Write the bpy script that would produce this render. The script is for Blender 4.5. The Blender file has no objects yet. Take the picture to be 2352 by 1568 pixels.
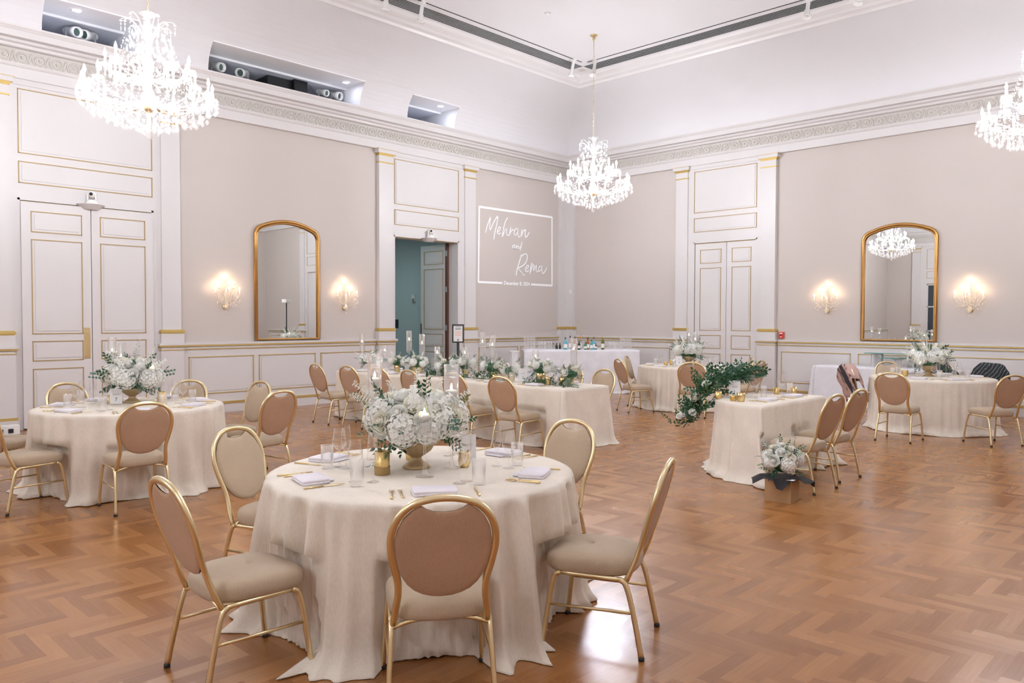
import bpy, bmesh, math, random
from math import sin, cos, pi, radians as R, sqrt, atan2, hypot
from mathutils import Vector, Matrix
S = bpy.context.scene
COL = S.collection
# ---------------- camera, world, exposure ----------------
CAM = Vector((12.78774, -15.21989, 1.6))
RT = Vector((0.71967388, 0.69430712, 0.00266938)); UP = Vector((-0.02164275, 0.01859037, 0.99959299)); FW = Vector((-0.69397485, 0.71943868, -0.02840572))
cd = bpy.data.cameras.new('camera'); cam = bpy.data.objects.new('camera', cd); COL.objects.link(cam)
cd.sensor_width = 36.0; cd.lens = 1786.2 / 2352 * 36.0; cd.clip_start = 0.05; cd.clip_end = 200
m = Matrix((RT, UP, -FW)).transposed().to_4x4(); m.translation = CAM; cam.matrix_world = m
S.camera = cam
S.view_settings.view_transform = 'Standard'; S.view_settings.look = 'None'; S.view_settings.gamma = 1.0
S.view_settings.use_curve_mapping = False
S.view_settings.exposure = 0.8
W = bpy.data.worlds.new('world'); S.world = W; W.use_nodes = True
W.node_tree.nodes['Background'].inputs[0].default_value = (0.02, 0.03, 0.05, 1)
S.cycles.max_bounces = 8; S.cycles.diffuse_bounces = 4; S.cycles.glossy_bounces = 4; S.cycles.transparent_max_bounces = 16
S.cycles.use_adaptive_sampling = True; S.cycles.adaptive_threshold = 0.2; S.cycles.adaptive_min_samples = 16
S.cycles.transmission_bounces = 6; S.cycles.sample_clamp_indirect = 4.0; S.cycles.caustics_refractive = False
S.cycles.use_denoising = True
BULB = 445.0      # emission strength of a chandelier bulb
SCONCE = 32.0     # emission strength of a wall sconce bulb
RW, RL = 15.3, -23.6   # room extents in x and -y
# ---------------- materials ----------------
def nodes(name):
    m = bpy.data.materials.new(name); m.use_nodes = True
    nt = m.node_tree; b = nt.nodes['Principled BSDF']
    return m, nt, b
def mat(name, col, rough=0.5, metal=0.0, noise=0.0, nscale=20, bump=0.0, bscale=200, spec=0.5, emis=None, estr=0, sheen=0.0, sub=0.0):
    m, nt, b = nodes(name); N = nt.nodes; L = nt.links
    b.inputs['Base Color'].default_value = (*col, 1); b.inputs['Roughness'].default_value = rough; b.inputs['Metallic'].default_value = metal
    b.inputs['Specular IOR Level'].default_value = spec
    if sheen: b.inputs['Sheen Weight'].default_value = sheen
    if emis: b.inputs['Emission Color'].default_value = (*emis, 1); b.inputs['Emission Strength'].default_value = estr
    if noise or bump:
        tc = N.new('ShaderNodeTexCoord')
    if noise:
        n = N.new('ShaderNodeTexNoise'); n.inputs['Scale'].default_value = nscale; n.inputs['Detail'].default_value = 4
        L.new(tc.outputs['Object'], n.inputs['Vector'])
        mx = N.new('ShaderNodeMix'); mx.data_type = 'RGBA'
        mx.inputs[6].default_value = (*[c * (1 - noise) for c in col], 1); mx.inputs[7].default_value = (*[min(1, c * (1 + noise)) for c in col], 1)
        L.new(n.outputs[0], mx.inputs[0]); L.new(mx.outputs[2], b.inputs['Base Color'])
    if bump:
        n2 = N.new('ShaderNodeTexNoise'); n2.inputs['Scale'].default_value = bscale; n2.inputs['Detail'].default_value = 2
        L.new(tc.outputs['Object'], n2.inputs['Vector'])
        bp = N.new('ShaderNodeBump'); bp.inputs['Strength'].default_value = bump; bp.inputs['Distance'].default_value = 0.002
        L.new(n2.outputs[0], bp.inputs['Height']); L.new(bp.outputs[0], b.inputs['Normal'])
    return m
def glass(name, tint=(1, 1, 1), refl=0.9, base=0.08, diff=0.0, rough=0.02, ex=1.5):
    m = bpy.data.materials.new(name); m.use_nodes = True; nt = m.node_tree; N = nt.nodes; L = nt.links; N.clear()
    o = N.new('ShaderNodeOutputMaterial'); t = N.new('ShaderNodeBsdfTransparent'); t.inputs[0].default_value = (*tint, 1)
    g = N.new('ShaderNodeBsdfGlossy'); g.inputs['Roughness'].default_value = rough; g.inputs[0].default_value = (1, 1, 1, 1)
    lw = N.new('ShaderNodeLayerWeight'); lw.inputs[0].default_value = 0.35
    mr = N.new('ShaderNodeMapRange'); mr.inputs[3].default_value = base; mr.inputs[4].default_value = refl
    pw = N.new('ShaderNodeMath'); pw.operation = 'POWER'; pw.inputs[1].default_value = ex; L.new(lw.outputs['Facing'], pw.inputs[0]); L.new(pw.outputs[0], mr.inputs[0])
    mx = N.new('ShaderNodeMixShader'); L.new(mr.outputs[0], mx.inputs[0]); L.new(t.outputs[0], mx.inputs[1]); L.new(g.outputs[0], mx.inputs[2])
    out = mx
    if diff:
        d = N.new('ShaderNodeBsdfDiffuse'); d.inputs[0].default_value = (.9, .9, .9, 1)
        tr = N.new('ShaderNodeBsdfTranslucent'); tr.inputs[0].default_value = (.9, .9, .9, 1)
        a = N.new('ShaderNodeAddShader'); L.new(d.outputs[0], a.inputs[0]); L.new(tr.outputs[0], a.inputs[1])
        m2 = N.new('ShaderNodeMixShader'); m2.inputs[0].default_value = diff; L.new(mx.outputs[0], m2.inputs[1]); L.new(a.outputs[0], m2.inputs[2]); out = m2
    L.new(out.outputs[0], o.inputs[0])
    return m
def translucent(name, col, amt=0.35, rough=0.6):
    m, nt, b = nodes(name); N = nt.nodes; L = nt.links
    b.inputs['Base Color'].default_value = (*col, 1); b.inputs['Roughness'].default_value = rough
    t = N.new('ShaderNodeBsdfTranslucent'); t.inputs[0].default_value = (*col, 1)
    mx = N.new('ShaderNodeMixShader'); mx.inputs[0].default_value = amt
    L.new(b.outputs[0], mx.inputs[1]); L.new(t.outputs[0], mx.inputs[2]); L.new(mx.outputs[0], N['Material Output'].inputs[0])
    return m
def wood_floor():
    m, nt, b = nodes('parquet'); N = nt.nodes; L = nt.links
    tc = N.new('ShaderNodeTexCoord'); sp = N.new('ShaderNodeSeparateXYZ'); L.new(tc.outputs['Object'], sp.inputs[0])
    def M(op, a, b_=None):
        n = N.new('ShaderNodeMath'); n.operation = op
        for i, v in enumerate((a, b_)):
            if v is None: continue
            if isinstance(v, (int, float)): n.inputs[i].default_value = v
            else: L.new(v, n.inputs[i])
        return n.outputs[0]
    w, n = 0.075, 5
    X = M('DIVIDE', M('ADD', sp.outputs[0], 40.0), w); Y = M('DIVIDE', M('ADD', sp.outputs[1], 40.0), w)
    i = M('FLOOR', X); j = M('FLOOR', Y)
    d = M('FLOORED_MODULO', M('SUBTRACT', i, j), 2 * n)
    hor = M('LESS_THAN', d, n - 0.5)
    hx = M('SUBTRACT', i, d); vy = M('SUBTRACT', j, M('SUBTRACT', 2 * n - 1, d))
    inv = M('SUBTRACT', 1.0, hor)
    idx = M('ADD', M('MULTIPLY', hor, hx), M('MULTIPLY', inv, i)); idy = M('ADD', M('MULTIPLY', hor, j), M('MULTIPLY', inv, vy))
    cb = N.new('ShaderNodeCombineXYZ'); L.new(idx, cb.inputs[0]); L.new(idy, cb.inputs[1]); L.new(hor, cb.inputs[2])
    wn = N.new('ShaderNodeTexWhiteNoise'); L.new(cb.outputs[0], wn.inputs['Vector'])
    # grain runs along each block
    gx = M('ADD', M('MULTIPLY', hor, M('MULTIPLY', X, 0.35)), M('MULTIPLY', inv, M('MULTIPLY', X, 6.0)))
    gy = M('ADD', M('MULTIPLY', hor, M('MULTIPLY', Y, 6.0)), M('MULTIPLY', inv, M('MULTIPLY', Y, 0.35)))
    gc = N.new('ShaderNodeCombineXYZ'); L.new(gx, gc.inputs[0]); L.new(gy, gc.inputs[1]); L.new(wn.outputs['Value'], gc.inputs[2])
    gn = N.new('ShaderNodeTexNoise'); gn.inputs['Scale'].default_value = 1.0; gn.inputs['Detail'].default_value = 3; L.new(gc.outputs[0], gn.inputs['Vector'])
    big = N.new('ShaderNodeTexNoise'); big.inputs['Scale'].default_value = 0.35; big.inputs['Detail'].default_value = 2; L.new(tc.outputs['Object'], big.inputs['Vector'])
    f = M('ADD', M('ADD', M('MULTIPLY', wn.outputs['Value'], 0.50), M('MULTIPLY', gn.outputs[0], 0.40)), M('MULTIPLY', M('SUBTRACT', big.outputs[0], 0.5), 0.5))
    cr = N.new('ShaderNodeValToRGB'); L.new(f, cr.inputs[0]); e = cr.color_ramp.elements
    e[0].position = 0.1; e[0].color = FLOOR_DARK; e[1].position = 0.95; e[1].color = FLOOR_LIGHT
    L.new(cr.outputs[0], b.inputs['Base Color'])
    rr = N.new('ShaderNodeMapRange'); L.new(big.outputs[0], rr.inputs[0]); rr.inputs[3].default_value = 0.14; rr.inputs[4].default_value = 0.26
    r2 = M('ADD', rr.outputs[0], M('MULTIPLY', wn.outputs['Value'], 0.07)); L.new(r2, b.inputs['Roughness'])
    b.inputs['Specular IOR Level'].default_value = 0.55
    bp = N.new('ShaderNodeBump'); bp.inputs['Strength'].default_value = 0.03; bp.inputs['Distance'].default_value = 0.003
    L.new(M('ADD', wn.outputs['Value'], M('MULTIPLY', gn.outputs[0], .5)), bp.inputs['Height']); L.new(bp.outputs[0], b.inputs['Normal'])
    return m

def linen(name, col, rough=0.75, b1=0.25, sheen=0.0, weave=500):
    m, nt, b = nodes(name); N = nt.nodes; L = nt.links
    tc = N.new('ShaderNodeTexCoord')
    mp = N.new('ShaderNodeMapping'); mp.inputs['Scale'].default_value = (1, 1, 0.25); L.new(tc.outputs['Object'], mp.inputs[0])
    n = N.new('ShaderNodeTexNoise'); n.inputs['Scale'].default_value = weave * .3; n.inputs['Detail'].default_value = 3; L.new(mp.outputs[0], n.inputs['Vector'])
    n2 = N.new('ShaderNodeTexNoise'); n2.inputs['Scale'].default_value = 5; L.new(tc.outputs['Object'], n2.inputs['Vector'])
    ad = N.new('ShaderNodeMath'); ad.operation = 'ADD'; L.new(n.outputs[0], ad.inputs[0]); L.new(n2.outputs[0], ad.inputs[1])
    mr = N.new('ShaderNodeMapRange'); mr.inputs[1].default_value = 0.6; mr.inputs[2].default_value = 1.4; L.new(ad.outputs[0], mr.inputs[0])
    mx = N.new('ShaderNodeMix'); mx.data_type = 'RGBA'; mx.inputs[6].default_value = (*[c * .88 for c in col], 1); mx.inputs[7].default_value = (*[min(1, c * 1.08) for c in col], 1)
    L.new(mr.outputs[0], mx.inputs[0]); L.new(mx.outputs[2], b.inputs['Base Color'])
    b.inputs['Roughness'].default_value = rough; b.inputs['Sheen Weight'].default_value = sheen; b.inputs['Specular IOR Level'].default_value = 0.2
    bp = N.new('ShaderNodeBump'); bp.inputs['Strength'].default_value = b1; bp.inputs['Distance'].default_value = 0.002
    L.new(n.outputs[0], bp.inputs['Height']); L.new(bp.outputs[0], b.inputs['Normal'])
    return m
WHITE = mat('white_paint', (0.64, 0.608, 0.602), 0.42, noise=.01, nscale=3)
CEIL = mat('ceiling_paint', (0.67, 0.65, 0.665), 0.8, noise=.012, nscale=2)
BEIGE = mat('beige_wallcovering', (0.565, 0.505, 0.47), 0.85, noise=.05, nscale=140, bump=.1, bscale=300)
GOLDP = mat('gold_paint', (0.62, 0.45, 0.16), 0.35, metal=.6)
GOLDD = mat('gold_line_paint', (0.40, 0.27, 0.10), 0.5, metal=.15)
FRIEZE = mat('frieze_plaster', (0.58, 0.54, 0.50), 0.75, noise=.06, nscale=60, bump=.2, bscale=80)
FLOOR_DARK = (0.25, 0.092, 0.024, 1); FLOOR_LIGHT = (0.47, 0.215, 0.068, 1)
FLOOR = wood_floor()
LINEN = linen('cream_linen', (0.80, 0.725, 0.63))
WLINEN = linen('white_linen', (0.74, 0.73, 0.77), b1=.12)
NAPK = linen('napkin_cotton', (0.80, 0.76, 0.80), b1=.1, weave=900)
CHAIRM = mat('champagne_gold_metal', (0.82, 0.69, 0.42), 0.30, metal=1.0)
SEATF = linen('taupe_seat_fabric', (0.50, 0.395, 0.285), b1=.3, sheen=.15, weave=700)
BACKF = linen('tan_back_fabric', (0.50, 0.325, 0.215), b1=.35, sheen=.1, weave=600)
FRONTF = linen('taupe_front_fabric', (0.52, 0.405, 0.29), b1=.3, sheen=.1, weave=700)
RUBBER = mat('dark_rubber', (0.03, 0.03, 0.03), .6)
GLASS = glass('clear_glass', refl=1.0, base=.045, diff=.012, ex=1.4)
WATERG = glass('water', refl=.35, base=.04)
CRYSTAL = glass('crystal', refl=.85, base=.08, diff=.03, rough=.05, ex=2.2)
CRYSTALW = glass('amber_lit_crystal', tint=(1, .95, .85), refl=.9, base=.25, diff=.12, rough=.1)
BULBM = mat('lit_bulb', (1, 1, 1), .4, emis=(.905, .945, 1.0), estr=BULB)
SBULB = mat('lit_warm_bulb', (1, 1, 1), .4, emis=(1, .72, .45), estr=SCONCE)
CANDLEW = mat('candle_wax', (0.88, 0.86, 0.82), .5)
LED = mat('candle_flame_glow', (1, 1, 1), .4, emis=(1, .87, .6), estr=14)
BRASS = mat('polished_brass', (0.80, 0.63, 0.33), 0.30, metal=1.0, bump=.5, bscale=60)
HAMMER = mat('hammered_gold', (0.80, 0.60, 0.26), 0.32, metal=1.0, noise=.25, nscale=60, bump=.9, bscale=90)
URN = mat('antique_gold_urn', (0.46, 0.34, 0.19), 0.5, metal=.5, noise=.25, nscale=40, bump=.3, bscale=100)
PETAL = translucent('white_petal', (0.93, 0.93, 0.88), .15)
PETALC = translucent('cream_petal', (0.92, 0.89, 0.78), .15)
LEAF = mat('dark_green_leaf', (0.022, 0.095, 0.038), .38, noise=.3, nscale=30)
LEAF2 = mat('blue_green_leaf', (0.10, 0.20, 0.15), .55, noise=.25, nscale=30)
LEAF3 = mat('fresh_green_leaf', (0.12, 0.22, 0.06), .5, noise=.25, nscale=30)
FRAME = mat('antique_gold_frame', (0.50, 0.27, 0.085), 0.32, metal=.75, noise=.12, nscale=12)
MIRROR = mat('mirror_silver', (0.88, 0.90, 0.89), 0.0, metal=1.0)
TEAL = mat('teal_corridor_paint', (0.50, 0.55, 0.56), .8, noise=.04, nscale=120)
DARK = mat('matte_black', (0.012, 0.013, 0.015), .5)
GREY = mat('grey_metal', (0.35, 0.36, 0.38), .45, metal=.4)
NICHEG = mat('niche_grey_paint', (0.62, 0.63, 0.69), .85)
OFFW = mat('off_white_plastic', (0.75, 0.74, 0.72), .4)
PAPER = mat('card_paper', (0.80, 0.79, 0.79), .7)
INK = mat('dark_ink', (0.05, 0.05, 0.06), .7)
LINKM = mat('pale_ink', (0.45, 0.44, 0.44), .7)
KRAFT = mat('kraft_cardboard', (0.42, 0.24, 0.115), .8, noise=.08, nscale=60)
RED = mat('red_plastic', (0.72, 0.05, 0.03), .4)
BROWN = mat('brown_door_edge', (0.09, 0.03, 0.018), .5)
PROJPAINT = mat('painted_light_white', (0.95, 0.95, 0.97), .9)  # projector light on the wall, painted as matte white
CEILDARK = mat('vent_dark', (0.05, 0.06, 0.06), .9)
# ---------------- mesh helpers ----------------
class MB:
    def __init__(s): s.v = []; s.f = []; s.smooth = []
    def add(s, vs, fs, sm=True):
        b = len(s.v); s.v += [tuple(v) for v in vs]; s.f += [tuple(b + i for i in f) for f in fs]; s.smooth += [sm] * len(fs); return s
    def box(s, x0, y0, z0, x1, y1, z1):
        vs = [(x0, y0, z0), (x1, y0, z0), (x1, y1, z0), (x0, y1, z0), (x0, y0, z1), (x1, y0, z1), (x1, y1, z1), (x0, y1, z1)]
        return s.add(vs, [(0, 3, 2, 1), (4, 5, 6, 7), (0, 1, 5, 4), (1, 2, 6, 5), (2, 3, 7, 6), (3, 0, 4, 7)], False)
    def lathe(s, prof, n=20, c=(0, 0, 0), sm=True, close=False):
        vs = []; fs = []
        for r, z in prof:
            for k in range(n):
                a = 2 * pi * k / n; vs.append((c[0] + r * cos(a), c[1] + r * sin(a), c[2] + z))
        for i in range(len(prof) - 1):
            for k in range(n):
                k2 = (k + 1) % n; fs.append((i * n + k, i * n + k2, (i + 1) * n + k2, (i + 1) * n + k))
        if close: fs.append(tuple(range(n))[::-1]); fs.append(tuple((len(prof) - 1) * n + k for k in range(n)))
        return s.add(vs, fs, sm)
    def tube(s, pts, rad, n=8, closed=False, rx=None, up=None, sm=True):
        """rad: number or list. rx: ratio for flat sections"""
        pts = [Vector(p) for p in pts]; k = len(pts); vs = []; fs = []
        prevN = None
        for i, p in enumerate(pts):
            if closed: t = pts[(i + 1) % k] - pts[i - 1]
            else: t = pts[min(i + 1, k - 1)] - pts[max(i - 1, 0)]
            t.normalize()
            ref = Vector(up) if up else (Vector((0, 0, 1)) if abs(t.z) < 0.9 else Vector((1, 0, 0)))
            if prevN is not None and not up: ref = prevN
            nrm = ref - t * ref.dot(t)
            if nrm.length < 1e-6: nrm = t.orthogonal()
            nrm.normalize(); prevN = nrm; bn = t.cross(nrm)
            r = rad[i] if isinstance(rad, (list, tuple)) else rad
            for a_ in range(n):
                a = 2 * pi * (a_ + .5) / n
                vs.append(p + nrm * (r * cos(a)) + bn * (r * (rx or 1) * sin(a)))
        rng = k if closed else k - 1
        for i in range(rng):
            for a_ in range(n):
                b_ = (a_ + 1) % n; i2 = (i + 1) % k
                fs.append((i * n + a_, i * n + b_, i2 * n + b_, i2 * n + a_))
        if not closed: fs.append(tuple(range(n))[::-1]); fs.append(tuple((k - 1) * n + a for a in range(n)))
        return s.add(vs, fs, sm)
    def sphere(s, c, r, n=10, m_=6, sz=1.0):
        return s.lathe([(max(1e-4, r * sin(pi * i / m_)), -r * sz * cos(pi * i / m_)) for i in range(m_ + 1)], n, c)
    def gem(s, c, r, h, n=5):
        vs = [(c[0], c[1], c[2] + h * .45)] + [(c[0] + r * cos(2 * pi * k / n), c[1] + r * sin(2 * pi * k / n), c[2] - h * .12) for k in range(n)] + [(c[0], c[1], c[2] - h * .55)]
        fs = [(0, 1 + k, 1 + (k + 1) % n) for k in range(n)] + [(n + 1, 1 + (k + 1) % n, 1 + k) for k in range(n)]
        return s.add(vs, fs, False)
    def xf(s, M_, start=0):
        for i in range(start, len(s.v)): s.v[i] = tuple(M_ @ Vector(s.v[i]))
        return s
    def mesh(s, name):
        me = bpy.data.meshes.new(name); me.from_pydata(s.v, [], s.f); me.polygons.foreach_set('use_smooth', s.smooth); me.update(); return me
    def obj(s, name, material, parent=None, loc=None, bevel=0):
        me = s.mesh(name); me.materials.append(material); o = bpy.data.objects.new(name, me); COL.objects.link(o)
        if parent is not None: o.parent = parent
        if loc is not None: o.location = loc
        if bevel:
            md = o.modifiers.new('bevel', 'BEVEL'); md.width = bevel; md.segments = 2; md.limit_method = 'ANGLE'
        return o
def thing(name, label, cat, loc=(0, 0, 0), rz=0, group=None):
    o = bpy.data.objects.new(name, None); COL.objects.link(o); o.location = loc; o.rotation_euler = (0, 0, rz); o.empty_display_size = .1
    o['label'] = label; o['category'] = cat
    if group: o['group'] = group
    return o
def tag(o, label, cat, group=None):
    o['label'] = label; o['category'] = cat
    if group: o['group'] = group
    return o
def struct(o): o['kind'] = 'structure'; return o
def inst(name, me, parent=None, loc=(0, 0, 0), rot=(0, 0, 0), sc=1):
    o = bpy.data.objects.new(name, me); COL.objects.link(o)
    if parent is not None: o.parent = parent
    o.location = loc; o.rotation_euler = rot; o.scale = (sc, sc, sc) if isinstance(sc, (int, float)) else sc
    return o
def copy_tree(o, parent=None):
    c = o.copy(); COL.objects.link(c)
    if parent is not None: c.parent = parent
    for ch in list(o.children): copy_tree(ch, c)
    return c
def dup(root, loc, rz, label, group=None):
    c = copy_tree(root); c.location = loc; c.rotation_euler = (0, 0, rz); c['label'] = label
    if group: c['group'] = group
    elif 'group' in c.keys(): del c['group']
    return c
def lerp(a, b, t): return a + (b - a) * t
# ---------------- room shell ----------------
mb = MB(); mb.add([(-.5, RL - .3, 0), (RW + .3, RL - .3, 0), (RW + .3, .5, 0), (-.5, .5, 0)], [(0, 1, 2, 3)], False)
struct(mb.obj('floor', FLOOR))
mb = MB(); mb.box(-5.2, -7.2, -.06, -.0, -2.7, -.002); struct(mb.obj('floor_corridor', mat('corridor_carpet', (.12, .13, .13), .9, noise=.2, nscale=80)))
# generic wall frame: maps (s along wall, d out of wall, z). left wall: s=-y, d=x ; back wall: s=x, d=-y
class Wall:
    def __init__(s, fn): s.fn = fn
    def box(s, mb, s0, d0, z0, s1, d1, z1):
        a = s.fn(s0, d0, z0); b = s.fn(s1, d1, z1)
        mb.box(min(a[0], b[0]), min(a[1], b[1]), min(a[2], b[2]), max(a[0], b[0]), max(a[1], b[1]), max(a[2], b[2])); return mb
LW = Wall(lambda s, d, z: (d, -s, z)); BW = Wall(lambda s, d, z: (s, -d, z))
RWL = Wall(lambda s, d, z: (RW - d, -s, z)); FWL = Wall(lambda s, d, z: (s, RL + d, z))
def wall_obj(w, name, length, openings, back=.35):
    """beige wall with door openings (s0,s1,ztop)"""
    mb = MB(); cur = -.4
    for (a, b, zt) in sorted(openings):
        w.box(mb, cur, -back, 0, a, 0, 5.59); w.box(mb, a, -back, zt, b, 0, 5.59); cur = b
    w.box(mb, cur, -back, 0, length + .4, 0, 5.59)
    return struct(mb.obj(name, BEIGE))
wall_obj(LW, 'wall_left', -RL, [(3.70, 5.48, 3.31)])
wall_obj(BW, 'wall_back', RW, [])
wall_obj(RWL, 'wall_right', -RL, [])
wall_obj(FWL, 'wall_front', RW, [])
def gold_rect(w, mg, s0, s1, z0, z1, d, t=.012, h=.012):
    for a in ((s0, z1 - t, s1, z1), (s0, z0, s1, z0 + t), (s0, z0, s0 + t, z1), (s1 - t, z0, s1, z1)):
        w.box(mg, a[0], d, a[1], a[2], d + h, a[3])
def raised(w, mw, s0, s1, z0, z1, d):
    w.box(mw, s0 + .045, d, z0 + .045, s1 - .045, d + .008, z1 - .045)
def wainscot(w, num, s0, s1, panels):
    mw = MB(); mg = MB()
    w.box(mw, s0, 0, 0, s1, .03, 1.17); w.box(mw, s0, .03, 0, s1, .055, .15); w.box(mw, s0, 0, 1.165, s1, .075, 1.20); w.box(mw, s0, .03, 1.10, s1, .045, 1.14)
    w.box(mg, s0, .03, .15, s1, .065, .19); w.box(mg, s0, .03, 1.14, s1, .068, 1.165); w.box(mg, s0, .03, 1.085, s1, .046, 1.098)
    for a, b in panels:
        gold_rect(w, mg, a, b, .335, .965, .03, .013, .012); raised(w, mw, a, b, .335, .965, .03)
    o = struct(mw.obj('trim_%d' % num, WHITE)); mg.obj('gold_moulding', GOLDP, o); return o
def cap_box(w, mb, s0, s1, z0, z1, d): w.box(mb, s0, 0, z0, s1, d, z1)
def pilaster(w, num, s0, s1, d=.09):
    mw = MB(); mg = MB()
    w.box(mw, s0, 0, 1.2, s1, d, 4.99)
    w.box(mw, s0 - .035, 0, 0, s1 + .035, d + .03, 1.17); w.box(mw, s0 - .05, 0, 0, s1 + .05, d + .05, .15)
    w.box(mw, s0 - .07, 0, 1.165, s1 + .07, d + .065, 1.20); w.box(mw, s0 - .035, 0, 1.2, s1 + .035, d + .03, 1.355)
    w.box(mg, s0 - .05, 0, .15, s1 + .05, d + .045, .19)
    w.box(mg, s0 - .065, 0, 1.14, s1 + .065, d + .055, 1.165); w.box(mg, s0 - .045, 0, 1.085, s1 + .045, d + .038, 1.098)
    # torus base, necking, flared capital
    def flare(mb, z0, z1, e0, e1, n=5, bulge=False):
        for k in range(n):
            za, zb = lerp(z0, z1, k / n), lerp(z0, z1, (k + 1) / n); t = (k + .5) / n
            e = e0 + (e1 - e0) * sin(pi * t) if bulge else lerp(e0, e1, t * t)
            w.box(mb, s0 - e, 0, za, s1 + e, d + e, zb)
    flare(mg, 1.355, 1.42, .02, .045, 5, True)
    flare(mg, 4.715, 4.738, .006, .014, 3, True)
    flare(mg, 4.86, 4.905, .008, .045)
    flare(mw, 4.905, 4.99, .05, .065, 3)
    w.box(mg, s0 - .067, 0, 4.975, s1 + .067, d + .067, 4.982)
    o = struct(mw.obj('trim_%d' % num, WHITE)); mg.obj('gold_moulding', GOLDP, o); return o
def overdoor(w, num, s0, s1, o0, o1, zt, back=.22):
    """white door surround between two pilasters with panels above an opening o0..o1"""
    mw = MB(); mg = MB()
    w.box(mw, s0, 0, zt, s1, .05, 4.99); w.box(mw, s0, 0, 0, o0, .05, zt); w.box(mw, o1, 0, 0, s1, .05, zt)
    a, b = o0 + .015, o1 - .015
    gold_rect(w, mg, a, b, 3.94, 4.85, .05, .012, .01); raised(w, mw, a, b, 3.94, 4.85, .05)
    gold_rect(w, mg, a, b, 3.52, 3.83, .05, .012, .01); raised(w, mw, a, b, 3.52, 3.83, .05)
    w.box(mw, s0, .05, 4.90, s1, .065, 4.99)
    # jamb lining
    w.box(mw, o0 - .001, -back, 0, o0 + .03, .05, zt); w.box(mw, o1 - .03, -back, 0, o1 + .001, .05, zt); w.box(mw, o0, -back, zt - .03, o1, .05, zt + .001)
    w.box(mg, o0 + .03, .0, zt - .045, o1 - .03, .02, zt - .03)
    o = struct(mw.obj('trim_%d' % num, WHITE)); mg.obj('gold_moulding', GOLDD, o); return o
def leaf_local(width, H=3.26, th=.045):
    """door leaf, local: x 0..width, y -th..0 (front y=-th), panels"""
    mw = MB(); mg = MB(); mw.box(0, -th, .02, width, 0, H)
    LL = Wall(lambda s, d, z: (s, -d, z))
    for z0, z1 in ((2.83, 3.13), (1.37, 2.73), (.98, 1.27), (.20, .87)):
        for side in (0, 1):
            if side == 0:
                gold_rect(LL, mg, .12, width - .12, z0, z1, th, .012, .008); raised(LL, mw, .12, width - .12, z0, z1, th)
            else:
                gold_rect(LL, mg, .12, width - .12, z0, z1, -.008, .012, .008)
    return mw, mg
def door(num, loc, rz, width, plate=None, latch=None, hinges=False):
    mw, mg = leaf_local(width); o = struct(mw.obj('door_%d' % num, WHITE)); o.location = loc; o.rotation_euler = (0, 0, rz)
    mg.obj('gold_moulding', GOLDD, o)
    if plate is not None:
        MB().box(plate, -.052, 1.0, plate + .085, -.045, 1.46).obj('push_plate', BRASS, o)
    if latch is not None: MB().box(latch, -.055, 1.17, latch + .03, -.045, 1.25).obj('latch', GREY, o)
    if hinges:
        for z in (.5, 1.35, 2.2, 3.0): MB().box(width - .05, -.06, z, width + .01, -.045, z + .12).obj('hinge', GREY, o)
        MB().box(-.004, -.05, 1.15, .03, .004, 1.5).obj('edge_plate', BROWN, o)
    return o
# left wall bays
wainscot(LW, 1, .33, 3.19, [(.42, 1.70), (1.80, 3.08)])
wainscot(LW, 2, 5.92, 9.80, [(6.05, 7.19), (7.30, 8.44), (8.54, 9.69)])
pilaster(LW, 3, 3.23, 3.55); pilaster(LW, 4, 5.53, 5.87); pilaster(LW, 5, 9.83, 10.13); pilaster(LW, 6, 12.22, 12.52)
overdoor(LW, 7, 3.55, 5.53, 3.70, 5.48, 3.31, .34)
overdoor(LW, 8, 10.13, 12.22, 10.24, 12.12, 3.31, .0)
wainscot(LW, 9, 12.55, -RL, [(12.7, 14.2), (14.35, 15.9)])
# doors in the left bay: closed pair, set in a recess
mb = MB(); LW.box(mb, 10.27, 0, 0, 12.09, .004, 3.28); struct(mb.obj('trim_10', WHITE))
door(1, (.05, -11.17, 0), R(90), .90, latch=None).name = 'door_1'
door(2, (.05, -12.09, 0), R(90), .91, plate=.80).name = 'door_2'
# open corridor door
door(3, (-1.16, -3.74, 0), 0, .90, hinges=True).name = 'door_3'
mb = MB(); mb.box(-.31, -3.79, .02, -.25, -3.70, 3.28); struct(mb.obj('trim_11', BROWN))
# back wall
wainscot(BW, 12, .33, 3.22, [(.42, 1.75), (1.86, 3.12)])
pilaster(BW, 13, 3.28, 3.58); pilaster(BW, 14, 5.30, 5.62)
wainscot(BW, 15, 5.67, 10.25, [(5.75, 7.13), (7.27, 8.65), (8.79, 10.17)])
pilaster(BW, 16, 10.32, 10.64); pilaster(BW, 17, 12.36, 12.66)
overdoor(BW, 18, 3.58, 5.30, 3.71, 5.21, 3.31, .0); overdoor(BW, 19, 10.64, 12.36, 10.73, 12.23, 3.31, .0)
mb = MB(); BW.box(mb, 3.74, 0, 0, 5.18, .004, 3.28); BW.box(mb, 10.76, 0, 0, 12.2, .004, 3.28); struct(mb.obj('trim_20', WHITE))
door(4, (3.76, -.0, 0), 0, .75, latch=.06).name = 'door_4'
door(5, (4.52, -.0, 0), 0, .68).name = 'door_5'
wainscot(BW, 21, 12.7, 15.0, [(12.85, 14.9)])
# corner pilaster
mw = MB(); mg = MB()
mw.box(0, -.30, 1.2, .09, 0, 4.99); mw.box(0, -.09, 1.2, .31, 0, 4.99); mw.box(0, -.33, 0, .12, 0, 1.36); mw.box(0, -.12, 0, .34, 0, 1.36)
mg.box(0, -.35, 1.36, .135, 0, 1.42); mg.box(0, -.135, 1.36, .36, 0, 1.42)
o = struct(mw.obj('trim_22', WHITE)); mg.obj('gold_moulding', GOLDP, o)
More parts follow.
